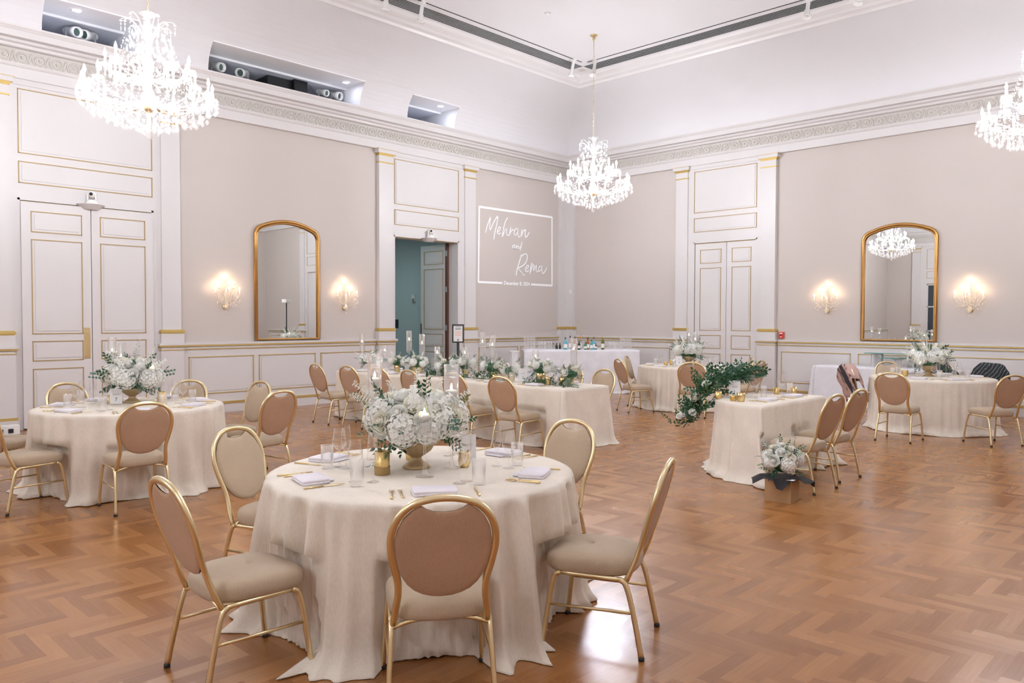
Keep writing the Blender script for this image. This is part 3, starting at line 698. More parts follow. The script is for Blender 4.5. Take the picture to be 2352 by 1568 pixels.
for i, (k, (x, y, a), lab, g) in enumerate(CH):
    if i == 0: o = ch; o.location = (x, y, 0); o.rotation_euler = (0, 0, a); o['label'] = lab; o['group'] = GR[g]
    else: o = dup(ch, (x, y, 0), a, lab, GR[g])
    chairs[k] = (x, y, a)
    if k == '7g': MB().tube([(-.085, -.1685, .3765), (-.055, -.169, .379)], .0125, 6).obj('tape_mark', mat('blue_tape', (.03, .08, .35), .6), o)
# ---------------- tablecloths ----------------
def cloth(name, label, perim, ztop, seed, material, flare=.035, fold=.028, group=None, push=(), puddle=.05, nf=34, creases=()):
    """perim: list of (x, y, nx, ny, s) outward normals; s arc length"""
    rnd = random.Random(seed); n = len(perim); Ltot = perim[-1][4] + .02
    ph = [(rnd.uniform(0, 6.28), rnd.choice([nf * .33, nf * .5, nf * .75, nf, nf * 1.4]), rnd.uniform(.4, 1)) for _ in range(6)]
    def f(s): 
        u = 2 * pi * s / Ltot; return sum(w * sin(round(k) * u + p) for p, k, w in ph) / 2.2
    hem = [rnd.uniform(0, 6.28) for _ in range(3)]
    cx = sum(p[0] for p in perim) / n; cy = sum(p[1] for p in perim) / n
    rows = []
    for t in (0.0, .25, .5, .75, .9, .97): rows.append([(lerp(cx, x, t), lerp(cy, y, t), ztop - (.004 if t > .95 else 0)) for x, y, nx, ny, s in perim])
    rows.append([(x + nx * .008, y + ny * .008, ztop - .014) for x, y, nx, ny, s in perim])
    K = 18
    for k in range(1, K + 1):
        h = k / K; z = (ztop - .014) * (1 - h) + .012; row = []
        for x, y, nx, ny, s in perim:
            amp = fold * h ** .55; F = f(s); F = F * abs(F) ** .25 * 1.15 + .2 * h * sin(11 * s + seed)
            off = .008 + flare * h ** 1.2 + amp * F
            if k >= K - 1:
                off += puddle * (.35 + .65 * max(0, sin(3.1 * s + hem[0]) * .6 + sin(7.7 * s + hem[1]) * .5)) * (1 if k == K else .35)
            px, py = x + nx * off, y + ny * off
            for (qx, qy, qa) in push:
                for _ in range(14):
                    dx, dy = px - qx, py - qy; lx = dx * cos(qa) + dy * sin(qa); ly = -dx * sin(qa) + dy * cos(qa)
                    if z < .49 and abs(lx) < .255 and -.3 < ly < .285: px -= nx * .025; py -= ny * .025
                    else: break
            row.append((px, py, z))
        rows.append(row)
    rows.append([(x + nx * .02 * sin(9 * s), y + ny * .02 * sin(9 * s), .004) for (x, y, z), (_, _, nx, ny, s) in zip([(a, b, c) for a, b, c in rows[-1]], perim)])
    vs = [v for r_ in rows for v in r_]; fs = []
    for i in range(1, len(rows) - 1):
        for k in range(n):
            k2 = (k + 1) % n; fs.append((i * n + k, (i + 1) * n + k, (i + 1) * n + k2, i * n + k2))
    fs.append(tuple(n + k for k in range(n)))
    # centre rows collapse: drop row 0
    o = MB().add(vs, fs).obj(name, material); md = o.modifiers.new('thick', 'SOLIDIFY'); md.thickness = .0025; md.offset = -1
    tag(o, label, 'tablecloth', group); return o
def circle_perim(c, r, n=220): return [(c[0] + r * cos(2 * pi * k / n), c[1] + r * sin(2 * pi * k / n), cos(2 * pi * k / n), sin(2 * pi * k / n), 2 * pi * k / n * r) for k in range(n)]
def poly_perim(pts, rc, step=.03, corner=.10):
    """rounded polygon; corners of the cloth hang out in a cone"""
    out = []; s = 0; k = len(pts); P = [Vector(p) for p in pts]
    for i in range(k):
        a, b, c = P[i - 1], P[i], P[(i + 1) % k]
        d1 = (b - a).normalized(); d2 = (c - b).normalized(); n1 = Vector((d1.y, -d1.x)); n2 = Vector((d2.y, -d2.x))
        m_ = 10; cc = b - d1 * rc + -n1 * rc
        for j in range(m_ + 1):
            t = j / m_; nn = (n1 * (1 - t) + n2 * t).normalized(); p = cc + nn * rc; f_ = 1 + corner / .1 * sin(pi * t)
            out.append((p.x, p.y, nn.x * f_, nn.y * f_, s)); s += rc * 1.57 / m_ + .012
        e = c - d2 * rc; st = b + d2 * rc; L_ = (e - st).length; q = max(1, int(L_ / step))
        for j in range(1, q):
            p = st + (e - st) * (j / q); s += L_ / q; out.append((p.x, p.y, n2.x, n2.y, s))
    return out
def pushes(*ks): return [chairs[k] for k in ks]
TG = 'cream linens on the round tables'
cloth('tablecloth', 'cream linen cloth puddling on the floor around the nearest round table', circle_perim(T5, .832, 300), .765, 5, LINEN, group=TG, push=pushes('c1', 'c2', 'c3', 'c4', 'c5'), puddle=.13, fold=.085, flare=.055, nf=40)
cloth('tablecloth', 'cream linen cloth on the round table before the left double door', circle_perim(T7, .832, 240), .765, 7, LINEN, group=TG, push=pushes('7a', '7b', '7c', '7d', '7e', '7f', '7g'), puddle=.13, fold=.06, flare=.045)
cloth('tablecloth', 'cream linen cloth on the far round table between the bar and the closed door', circle_perim(T6, .832, 200), .765, 11, LINEN, group=TG, push=pushes('6a', '6b', '6c', '6d', '6e'), puddle=.10)
cloth('tablecloth', 'cream linen cloth on the round table before the right mirror', circle_perim(T8, .832, 200), .765, 13, LINEN, group=TG, push=pushes('8a', '8b', '8c', '8d', '8e', '8f'), puddle=.12)
cloth('tablecloth', 'cream cloth over the left half of the long table', poly_perim([(1.86, -8.05), (1.86, -7.17), (4.285, -7.17), (4.285, -8.05)][::-1], .03, corner=.03), .76, 17, LINEN, group='cream linens on the long table', push=pushes('l1', 'l2', 'l3', 'm1'), flare=.02, fold=.012, nf=20, puddle=.05)
cloth('tablecloth', 'cream cloth over the right half of the long table, corner falling to the floor', poly_perim([(4.30, -8.05), (4.30, -7.17), (6.74, -7.17), (6.74, -8.05)][::-1], .035, corner=.22), .762, 19, LINEN, group='cream linens on the long table', push=pushes('l4', 'l5', 'l6', 'm2', 'l7'), flare=.03, fold=.014, nf=20, puddle=.05)
hm = []; c1_ = (9.27, -7.35)
arc = [(c1_[0] + .775 * cos(R(a)), c1_[1] + .775 * sin(R(a))) for a in range(90, 271, 6)]
def halfmoon():
    out = []; s = 0
    for i, a in enumerate([90 + 180 * k / 90 for k in range(91)]):
        x, y = c1_[0] + .77 * cos(R(a)), c1_[1] + .77 * sin(R(a)); out.append((x, y, cos(R(a)), sin(R(a)), s)); s += .027
    for k in range(8):
        t = (k + 1) / 9; a = R(270 + 90 * t); f_ = 1 + 1.6 * sin(pi * t); out.append((c1_[0] + .0 + .03 * sin(pi / 2 * t), -8.12 + .03 * t * t, cos(a) * f_, sin(a) * f_, s)); s += .02
    for k in range(1, 50): s += .031; out.append((c1_[0] + .03, -8.09 + 1.48 * k / 50, 1, 0, s))
    for k in range(8):
        t = (k + 1) / 9; a = R(90 * t); f_ = 1 + 1.2 * sin(pi * t); out.append((c1_[0] + .03 * (1 - t), -6.61 + .03 * t, cos(a) * f_, sin(a) * f_, s)); s += .02
    return out
cloth('tablecloth', 'cream cloth on the small half-round table laid for two', halfmoon(), .765, 23, LINEN, push=pushes('1a', '1b'), flare=.06, fold=.03, nf=26, puddle=.11)
def rot2(o, a, x, y): return (o[0] + x * cos(a) - y * sin(a), o[1] + x * sin(a) + y * cos(a))
BARO, BARA = (1.97, -1.86), R(47.7)
cloth('tablecloth', 'white cloth to the floor over the bar table across the corner', poly_perim([rot2(BARO, BARA, *p) for p in ((-1.25, -.38), (-1.25, .38), (1.25, .38), (1.25, -.38))][::-1], .03, corner=.14), .95, 29, WLINEN, flare=.015, fold=.006, nf=14, puddle=.01)
cloth('tablecloth', 'white cloth over the buffet table along the wall under the right mirror', poly_perim([(6.72, -.76), (6.72, -.17), (9.1, -.17), (9.1, -.76)][::-1], .03, corner=.22), .76, 31, WLINEN, flare=.03, fold=.008, nf=14, puddle=.01)
# ---------------- flowers ----------------
def leaf(mb, c, d, w, l, roll=0.0, bend=.25):
    d = Vector(d).normalized(); side = d.cross(Vector((0, 0, 1)));
    if side.length < .05: side = Vector((1, 0, 0))
    side.normalize(); up = side.cross(d); side = side * cos(roll) + up * sin(roll); up = side.cross(d); c = Vector(c)
    pts = [(0, 0, 0), (.5, .3, .06), (.52, .62, .03), (0, 1, -bend), (-.52, .62, .03), (-.5, .3, .06), (0, .5, -.03)]
    mb.add([c + side * (x * w) + d * (y * l) + up * (z * l) for x, y, z in pts], [(0, 1, 6), (1, 2, 6), (2, 3, 6), (3, 4, 6), (4, 5, 6), (5, 0, 6)])
def hydrangea_mesh(seed, n=120, r=.078):
    rnd = random.Random(seed); mb = MB(); mb.sphere((0, 0, 0), r * .86, 10, 6)
    for i in range(n):
        z = 1 - 2 * (i + .5) / n; a = i * 2.39996; rr = sqrt(1 - z * z); nv = Vector((rr * cos(a), rr * sin(a), z)); c = nv * (r * rnd.uniform(.9, 1.08))
        t1 = nv.orthogonal().normalized(); t1.rotate(Matrix.Rotation(rnd.random() * 6, 3, nv)) ; t2 = nv.cross(t1); s = r * .19
        for k in range(4):
            a2 = pi / 2 * k; d = t1 * cos(a2) + t2 * sin(a2); e = t1 * -sin(a2) + t2 * cos(a2)
            mb.add([c, c + d * s * .6 + e * s * .5 + nv * s * .3, c + d * s * 1.1 + nv * s * .15, c + d * s * .6 - e * s * .5 + nv * s * .3], [(0, 1, 2, 3)])
    return mb
def rose_mesh(seed, r=.042):
    rnd = random.Random(seed); mb = MB(); mb.sphere((0, 0, .012), r * .42, 8, 6, 1.3)
    for ring, (n, rad, tilt, h) in enumerate(((3, .35, .05, 1.15), (4, .5, .25, 1.1), (5, .7, .5, 1.0), (6, .92, .85, .85), (6, 1.0, 1.2, .6))):
        for k in range(n):
            a = 2 * pi * (k + ring * .37) / n + rnd.uniform(-.1, .1); w = 1.25 * pi / n; vs = []
            for j in range(4):
                v = j / 3
                for i in range(5):
                    u = (i / 4 - .5) * 2; ang = a + u * w * (.5 + .5 * sin(pi * (.2 + .6 * v))); rr = r * (.12 + (rad - .12) * sin(min(1, v * 1.1) * pi / 2)) + r * .25 * tilt * max(0, v - .55)
                    z = r * (h * v * 1.05 - .35 - .35 * tilt * max(0, v - .6) - .12 * abs(u) ** 2 * v); vs.append((rr * cos(ang), rr * sin(ang), z))
            mb.add(vs, [(j * 5 + i, j * 5 + i + 1, (j + 1) * 5 + i + 1, (j + 1) * 5 + i) for j in range(3) for i in range(4)])
    return mb
def sprig_mesh(seed, L_=.20, n=11, w=.022, l=.05, droop=.3):
    rnd = random.Random(seed); mb = MB(); pts = [(0, 0, 0)]
    for k in range(1, 8): t = k / 7; pts.append((.02 * sin(3 * t + seed), L_ * t, -droop * L_ * t * t))
    mb.tube(pts, .0018, 4)
    for k in range(n):
        t = (k + 1) / n; i = min(6, int(t * 7)); p = Vector(pts[i]).lerp(Vector(pts[i + 1]), t * 7 - i) if i < 7 else Vector(pts[-1])
        sd = 1 if k % 2 else -1
        leaf(mb, p, (sd * .9, .7, rnd.uniform(-.2, .45)) if k < n - 1 else (0, 1, -.2), w, l * rnd.uniform(.75, 1.1), rnd.uniform(-.5, .5))
    return mb
def euca_mesh(seed):
    rnd = random.Random(seed); mb = MB(); pts = [(0, .22 * k / 7, .03 * sin(k)) for k in range(8)]; mb.tube(pts, .0018, 4)
    for k in range(14):
        t = k / 14; p = (0, .03 + .2 * t, .01); mb.add([Vector(p) + Vector((cos(q) * .016 * (1 - t * .4) + (.018 if k % 2 else -.018), sin(q) * .013, rnd.uniform(-.006, .006) + .01)) for q in [2 * pi * j / 6 for j in range(6)]], [(0, 1, 2, 3, 4, 5)])
    return mb
def spray_mesh(seed):
    rnd = random.Random(seed); mb = MB(); mb.tube([(0, 0, 0), (0, .1, 0), (.01, .2, 0)], .002, 4)
    for k in range(26):
        t = k / 26; a = k * 2.4; c = Vector((cos(a) * .02 * (1 - t * .6), .06 + .16 * t, sin(a) * .02 * (1 - t * .6))); s = .014 * (1 - t * .5)
        for q in range(4):
            b = q * pi / 2 + a; mb.add([c, c + Vector((cos(b) * s, s * .3, sin(b) * s)), c + Vector((cos(b + .6) * s * 1.2, -s * .1, sin(b + .6) * s * 1.2)), c + Vector((cos(b + 1.2) * s, s * .3, sin(b + 1.2) * s))], [(0, 1, 2, 3)])
    return mb
def mk(mb, name, mt): me = mb.mesh(name); me.materials.append(mt); return me
HY = [mk(hydrangea_mesh(s), 'hydrangea', PETAL) for s in (1, 2)]; RO = [mk(rose_mesh(s), 'rose', m_) for s, m_ in ((1, PETALC), (2, PETAL))]
SPR = [mk(sprig_mesh(1), 'leaf_sprig', LEAF), mk(sprig_mesh(2, .24, 13, .02, .05, .1), 'leaf_sprig', LEAF), mk(sprig_mesh(3, .17, 9, .03, .06, .5), 'leaf_sprig', LEAF)]
EU = [mk(euca_mesh(1), 'eucalyptus_sprig', LEAF2)]; SY = [mk(spray_mesh(1), 'blossom_spray', PETAL)]; FR = [mk(sprig_mesh(9, .16, 15, .010, .028, .1), 'fern_sprig', LEAF3)]
def orient(d, roll=0):
    """euler that sends +Y to d"""
    d = Vector(d).normalized(); return (d.to_track_quat('Y', 'Z') @ Matrix.Rotation(roll, 3, 'Y').to_quaternion()).to_euler()
def orientz(d, roll=0):
    d = Vector(d).normalized(); return (d.to_track_quat('Z', 'Y') @ Matrix.Rotation(roll, 3, 'Z').to_quaternion()).to_euler()
def blooms(t, c, a, h, nh, nr, nl, ne, ns, nf, seed, hs=1.0, low=-.25, rs=1.0):
    rnd = random.Random(seed)
    core = MB().sphere((0, 0, 0), 1, 12, 8).obj('foliage_core', LEAF, t, loc=(c[0], c[1], c[2])); core.scale = (a * .62, a * .62, h * .6)
    def put(lst, d, rad, name, sc, z_axis):
        p = Vector((c[0] + d.x * a * rad, c[1] + d.y * a * rad, c[2] + d.z * h * rad)); me = rnd.choice(lst)
        inst(name, me, t, p, orientz(d, rnd.random() * 6) if z_axis else orient(d, rnd.random() * 6), sc)
    for k in range(nh):
        an = 2 * pi * k / max(1, nh) + rnd.uniform(-.25, .25) + seed; el = rnd.choice([.0, .25, .45]); put(HY, Vector((cos(an) * cos(el), sin(an) * cos(el), sin(el))), .78, 'hydrangea', hs * rnd.uniform(.9, 1.15), True)
    for k in range(nr):
        z = lerp(.1, .97, (k + .5) / nr); an = k * 2.4 + seed * 1.3; r_ = sqrt(1 - z * z); put(RO, Vector((cos(an) * r_, sin(an) * r_, z)), .92, 'rose', rs * rnd.uniform(.85, 1.2), True)
    for k in range(nl):
        an = 2 * pi * k / nl + rnd.uniform(-.3, .3); el = rnd.choice([-.8, -.6, -.45, .1, .8, 1.1]); d = Vector((cos(an) * cos(el), sin(an) * cos(el), sin(el))); put(SPR, d, .70 if el > -.3 else .55, 'leaf_sprig', rnd.uniform(.45, .8) * hs, False)
    for k in range(nl // 2):
        an = 2.4 * k + seed; el = rnd.uniform(.0, .7); put(SPR, Vector((cos(an) * cos(el), sin(an) * cos(el), sin(el))), .80, 'leaf_sprig', rnd.uniform(.4, .6) * hs, False)
    for k in range(ne):
        an = 2 * pi * (k + .5) / ne + seed; el = rnd.uniform(-.3, 1.0); put(EU, Vector((cos(an) * cos(el), sin(an) * cos(el), sin(el))), .6, 'eucalyptus_sprig', rnd.uniform(.7, 1) * hs, False)
    for k in range(ns):
        an = 2 * pi * (k + .3) / ns + seed * 2; el = rnd.uniform(.3, 1.3); put(SY, Vector((cos(an) * cos(el), sin(an) * cos(el), sin(el))), .75, 'blossom_spray', rnd.uniform(.7, 1.1) * hs, False)
    for k in range(nf):
        an = 2 * pi * (k + .8) / nf + seed; el = rnd.uniform(-.2, .9); put(FR, Vector((cos(an) * cos(el), sin(an) * cos(el), sin(el))), .75, 'fern_sprig', rnd.uniform(.6, 1.0) * hs, False)
def urn(t, s=1.0):
    return MB().lathe([(.001, 0), (.075, 0), (.078, .01), (.065, .022), (.04, .04), (.03, .055), (.032, .065), (.05, .075), (.085, .10), (.105, .135), (.11, .165), (.10, .168), (.09, .13), (.001, .10)], 28).obj('pedestal_urn', URN, t)
def round_bouquet(xy, lab, seed, big=True):
    t = thing('flower_arrangement', lab, 'flower arrangement', (xy[0], xy[1], .765), 0, 'pedestal bouquets on the round tables'); urn(t)
    blooms(t, (0, 0, .245), .275, .185, 9, 26, 18, 5, 10, 4, seed, 1.12, rs=1.2)
    return t
round_bouquet((9.38, -12.46), 'white hydrangea and rose bouquet in a gold pedestal urn on the nearest round table', 3)
round_bouquet((4.72, -12.29), 'white bouquet in a gold urn on the left round table, before the double door', 8)
round_bouquet((5.17, -2.62), 'white bouquet in a gold urn on the far round table beside the bar', 12)
round_bouquet((9.20, -2.50), 'white bouquet in a gold urn on the round table before the right mirror', 17)
# gold vessels
def ribbed_cup(t, r, h, n=24, m_=BRASS, name='gold_cup'):
    mb = MB(); prof = [(.7, 0), (.78, .06), (.84, .3), (.92, .6), (1.0, 1.0), (.96, 1.0), (.86, .5), (.72, .08)]
    vs = []; fs = []
    for q, z in prof:
        for k in range(n * 2):
            a = pi * k / n; f_ = 1 + (.05 if k % 2 else -.03) * (1 if z > .02 else 0); vs.append((r * q * f_ * cos(a), r * q * f_ * sin(a), z * h))
    N_ = n * 2
    for i in range(len(prof) - 1):
        for k in range(N_):
            k2 = (k + 1) % N_; fs.append((i * N_ + k, i * N_ + k2, (i + 1) * N_ + k2, (i + 1) * N_ + k))
    fs.append(tuple(range(N_))[::-1]); mb.add(vs, fs); return mb.obj(name, m_, t)
LTG = 'small arrangements along the long table'
for (x, y, r_, h_, a, hh, nh, nr, seed, lab) in (
    (2.36, -7.72, .055, .13, .19, .12, 4, 5, 1, 'first white arrangement from the left on the long table, in a gold cup'),
    (2.98, -7.66, .05, .12, .12, .10, 2, 5, 2, 'small white arrangement in a gold cup, second from the left on the long table'),
    (3.38, -7.58, .085, .11, .18, .12, 5, 8, 3, 'full white arrangement in a ribbed gold bowl, third from left on the long table'),
    (4.08, -7.60, .06, .10, .17, .12, 3, 5, 4, 'white arrangement before the black framed sign, on the long table'),
    (4.35, -7.45, .06, .12, .16, .14, 4, 5, 5, 'taller white arrangement right of the black framed sign, on the long table'),
    (4.95, -7.50, .05, .11, .16, .13, 3, 5, 6, 'loose white arrangement near the middle of the long table, left of card 2'),
    (5.45, -7.62, .05, .10, .15, .11, 2, 5, 7, 'low white arrangement just left of the card numbered 2 on the long table'),
    (5.98, -7.62, .065, .15, .17, .13, 5, 7, 8, 'round hydrangea arrangement in a tall ribbed gold cup, right of card 2'),
    (6.45, -7.58, .05, .11, .16, .10, 1, 5, 9, 'last white arrangement at the right end of the long table, trailing leaves')):
    t = thing('flower_arrangement', lab, 'flower arrangement', (x, y, .765), 0, LTG); ribbed_cup(t, r_, h_)
    blooms(t, (0, 0, h_ + hh * .35), a, hh, nh, nr, 8, 3, 4, 5, seed * 3 + 1, .72, rs=.85)
def greens(name, label, pts, n, seed, cat='leaf garland', spread=.10, flowers=0, group=None, sc=1.0, up=.5):
    rnd = random.Random(seed); t = thing(name, label, cat, pts[0], 0, group); P0 = Vector(pts[0]); pth = smoothpath(pts, 8)
    MB().tube([p - P0 for p in pth], .006, 5).obj('stem', LEAF, t)
    ms = MB()
    for k in range(n):
        i = rnd.randrange(len(pth) - 1); p = pth[i] - P0; tg = (pth[i + 1] - pth[i]).normalized()
        d = tg * rnd.uniform(.1, 1) + Vector((rnd.uniform(-1, 1), rnd.uniform(-1, 1), rnd.uniform(-.25, 1) * up)) * .8
        inst('leaf_sprig', rnd.choice(SPR + SPR + EU + FR), t, p + Vector((rnd.uniform(-1, 1), rnd.uniform(-1, 1), rnd.uniform(0, 1))) * spread * .4, orient(d, rnd.random() * 6), rnd.uniform(.75, 1.15) * sc)
    for k in range(flowers):
        i = int((k + .5) / flowers * (len(pth) - 1)); p = pth[i] - P0; d = Vector((rnd.uniform(-.5, .5), -.6, rnd.uniform(.3, 1)))
        inst('rose', rnd.choice(RO), t, p + d * spread * .45, orientz(d, rnd.random() * 6), rnd.uniform(.9, 1.2))
    return t
greens('leaf_garland', 'loose green leaf garland laid along the middle of the long table', [(3.7, -7.75, .775), (4.2, -7.68, .775), (4.8, -7.72, .775), (5.4, -7.7, .775)], 34, 4, up=.5, sc=.8)
greens('leaf_garland', 'green leafy trail at the right end of the long table, tips over the cloth', [(5.75, -7.70, .775), (6.2, -7.75, .775), (6.45, -7.74, .775), (6.66, -7.86, .78)], 24, 5, up=.4, sc=.75)
greens('leaf_garland', 'dense dark green garland with white roses spilling off the half-round table', [(8.24, -7.80, .42), (8.36, -7.72, .62), (8.47, -7.66, .80), (8.54, -7.50, .88), (8.58, -7.30, .93), (8.63, -7.08, .95)], 190, 6, spread=.24, flowers=11, sc=.95, up=.55)
# ---------------- tabletop pieces ----------------
def vessel_meshes():
    d = {}
    mb = MB(); mb.lathe([(.001, 0), (.034, 0), (.034, .003), (.006, .010), (.004, .03), (.004, .085), (.012, .095), (.036, .118), (.040, .13), (.037, .16), (.029, .215)], 20); d['wine'] = mk(mb, 'wine_glass', GLASS)
    mb = MB(); mb.lathe([(.001, 0), (.032, 0), (.032, .003), (.006, .010), (.004, .03), (.004, .08), (.014, .10), (.027, .13), (.026, .19), (.021, .245)], 20); d['flute'] = mk(mb, 'champagne_flute', GLASS)
    mb = MB(); mb.lathe([(.001, 0), (.033, 0), (.034, .004), (.035, .13), (.0335, .13), (.032, .012), (.001, .010)], 20); d['water'] = mk(mb, 'water_glass', GLASS)
    # cutlery, lying along +y, handle end at y=0
    def fork(L_=.19):
        mb = MB(); mb.tube([(0, 0, .004), (0, .02, .004), (0, .09, .005), (0, L_ - .07, .006), (0, L_ - .055, .007)], [.0045, .005, .003, .0022, .003], 6, rx=1.3)
        mb.add([(-.003, L_ - .058, .006), (.003, L_ - .058, .006), (.011, L_ - .045, .005), (.011, L_ - .035, .005), (-.011, L_ - .035, .005), (-.011, L_ - .045, .005)], [(0, 1, 2, 3, 4, 5)])
        for k in range(4): x = -.0095 + k * .0063; mb.box(x - .0011, L_ - .036, .004, x + .0011, L_, .006)
        return mb
    d['fork'] = mk(fork(), 'fork', BRASS); d['sfork'] = mk(fork(.165), 'fork', BRASS)
    mb = MB(); mb.tube([(0, 0, .004), (0, .03, .0045), (0, .10, .004)], [.004, .0048, .004], 6, rx=1.3)
    mb.add([(-.004, .10, .003), (.006, .10, .003), (.009, .13, .003), (.009, .19, .003), (0, .215, .003), (-.004, .19, .003), (-.004, .10, .0055), (.006, .10, .0055), (.007, .13, .0045), (.007, .19, .0045), (0, .215, .0045), (-.004, .19, .0055)], [(0, 5, 4, 3, 2, 1), (6, 7, 8, 9, 10, 11), (0, 1, 7, 6), (1, 2, 8, 7), (2, 3, 9, 8), (3, 4, 10, 9), (4, 5, 11, 10), (5, 0, 6, 11)], False); d['knife'] = mk(mb, 'table_knife', BRASS)
    mb = MB(); mb.tube([(0, 0, .004), (0, .02, .0045), (0, .10, .004), (0, .14, .006)], [.004, .0048, .0025, .003], 6, rx=1.3)
    b0 = len(mb.v); mb.lathe([(.001, -.004), (.010, -.003), (.015, .001), (.014, .002), (.001, -.002)], 10); mb.xf(Matrix.Translation((0, .165, .006)) @ Matrix.Diagonal((1, 1.7, 1, 1)), b0); d['spoon'] = mk(mb, 'spoon', BRASS)
    # folded napkin: soft rounded slab with a folded tab
    mb = MB()
    for z0, w, l, hh in ((0.0, .108, .075, .012), (.011, .106, .074, .012)):
        n = 28; vs = []; fs = []
        pr = [(.97, 0), (1.0, .25), (1.0, .75), (.965, 1.0), (.5, 1.12)]
        for q, h in pr:
            for k in range(n):
                a = 2 * pi * k / n; e = .25; cx = abs(cos(a)) ** e * (1 if cos(a) >= 0 else -1); sy = abs(sin(a)) ** e * (1 if sin(a) >= 0 else -1)
                vs.append((cx * w * q, sy * l * q, z0 + hh * h + .002 * sin(3 * a + z0 * 99)))
        for i in range(len(pr) - 1):
            for k in range(n): k2 = (k + 1) % n; fs.append((i * n + k, i * n + k2, (i + 1) * n + k2, (i + 1) * n + k))
        fs.append(tuple(range(n))[::-1]); fs.append(tuple((len(pr) - 1) * n + k for k in range(n))); mb.add(vs, fs)
    mb.box(-.07, .06, .002, .06, .105, .006); d['napkin'] = mk(mb, 'folded_napkin', NAPK)
    return d
VM = vessel_meshes(); ZT = .7665
CATS = {'wine': ('wine_glass', 'glass', 'wide clear wine glass', 'wine glasses'), 'flute': ('champagne_flute', 'glass', 'tall clear champagne flute', 'champagne flutes'), 'water': ('water_glass', 'glass', 'straight clear water glass', 'water glasses'), 'fork': ('fork', 'fork', 'outer gold fork', 'gold forks'), 'sfork': ('fork', 'fork', 'inner gold fork', 'gold forks'), 'knife': ('table_knife', 'knife', 'gold knife', 'gold knives'), 'spoon': ('spoon', 'spoon', 'gold spoon', 'gold spoons'), 'napkin': ('folded_napkin', 'napkin', 'folded white napkin', 'folded white napkins')}
def place(kind, x, y, a, where, z=ZT):
    nm, cat, look, grp = CATS[kind]; o = inst(nm, VM[kind], None, (x, y, z), (0, 0, a)); tag(o, '%s at %s' % (look, where), cat, grp + ' on the tables'); return o
rs_ = random.Random(77)
def setting(cx, cy, fx, fy, where, items=('napkin', 'fork', 'sfork', 'knife', 'water', 'wine', 'flute'), r=None):
    """(cx,cy) place centre near edge; (fx,fy) unit vector from guest into the table"""
    rx, ry = fy, -fx; a0 = atan2(-fx, fy)
    def at(u, v): return cx + rx * u + fx * v, cy + ry * u + fy * v
    j = lambda s=.008: rs_.uniform(-s, s)
    pos = {'napkin': (0, 0, 0), 'fork': (-.20, -.10, 0), 'sfork': (-.165, -.085, .0), 'knife': (.19, -.10, 0), 'spoon': (.22, -.09, 0), 'water': (.24, .15, 0), 'wine': (.15, .19, 0), 'flute': (.19, .26, 0)}
    for k in items:
        u, v, da = pos[k]; x, y = at(u + j(.012), v + j(.012)); place(k, x, y, a0 + da + j(.06), where)
def round_settings(c, seats, table):
    for ang, desc in seats:
        dx, dy = cos(R(ang)), sin(R(ang)); setting(c[0] + dx * .64, c[1] + dy * .64, -dx, -dy, 'the %s place of the %s' % (desc, table))
round_settings(T5, ((-161, 'back left'), (-103, 'front left'), (-34, 'front middle'), (27, 'front right'), (91, 'back right')), 'nearest round table')
round_settings(T7, ((-15, 'front middle'), (-72, 'front left'), (-128, 'far left'), (-172, 'back left'), (130, 'back'), (84, 'back right'), (38, 'right')), 'round table numbered 7')
round_settings(T6, ((-104, 'left'), (-50, 'front'), (-3, 'right'), (39, 'back right'), (201, 'back left')), 'round table numbered 6')
round_settings(T8, ((-90, 'front left'), (-45, 'front right'), (45, 'right'), (90, 'back'), (137, 'back left'), (187, 'left')), 'right round table')
for i, x in enumerate((2.44, 3.16, 3.88, 4.62, 5.38, 6.16)):
    w_ = ('first', 'second', 'third', 'fourth', 'fifth', 'last')[i]
    setting(x, -7.93, 0, 1, 'the %s near-side place of the long table' % w_, ('napkin', 'fork', 'sfork', 'knife', 'water', 'wine', 'flute'))
    setting(x + .05, -7.30, 0, -1, 'the %s far-side place of the long table' % w_, ('napkin', 'water', 'wine', 'flute'))
setting(9.10, -7.80 + .22, -1, 0, 'the nearer place of the half-round table'); setting(9.12, -7.0, -1, 0, 'the farther place of the half-round table')
# number cards
def txt(s, size, parent, loc, rot, m_, name='lettering', ext=.0004, shear=0, align='CENTER', off=0):
    c = bpy.data.curves.new(name, 'FONT'); c.body = s; c.size = size; c.extrude = ext; c.align_x = align; c.align_y = 'CENTER'; c.shear = shear; c.resolution_u = 3
    c.materials.append(m_); c.offset = off
    tmp = bpy.data.objects.new(name, c); me = bpy.data.meshes.new_from_object(tmp); bpy.data.objects.remove(tmp); bpy.data.curves.remove(c); o = bpy.data.objects.new(name, me); COL.objects.link(o); o.parent = parent; o.location = loc; o.rotation_euler = rot; return o
def card(x, y, num, lab, rz, w=.105, h=.155, zt=ZT):
    t = thing('table_number_card', lab, 'table card', (x, y, zt), rz, 'table number cards')
    MB().box(-w / 2, -.001, .006, w / 2, .001, h).obj('card', PAPER, t)
    MB().box(-w * .45, -.02, 0, w * .45, .02, .006).obj('acrylic_base', GLASS, t)
    txt('table', .028, t, (0, -.0016, h * .63), (pi / 2, 0, 0), LINKM, shear=.4); txt(num, .048, t, (0, -.0016, h * .30), (pi / 2, 0, 0), INK, 'number')
fc = lambda x, y: atan2(CAM.x - x, -(CAM.y - y))
card(9.44, -12.12, '5', 'white upright card reading table 5 on the nearest round table', fc(9.44, -12.12) + .45)
card(4.80, -12.47, '7', 'white upright card reading table 7 on the left round table', fc(4.8, -12.47))
card(5.11, -2.85, '6', 'white upright card reading table 6 on the far round table', fc(5.1, -2.8), .11, .17)
card(5.70, -7.66, '2', 'white upright card reading table 2 among flowers on the long table', fc(5.7, -7.6), .12, .18)
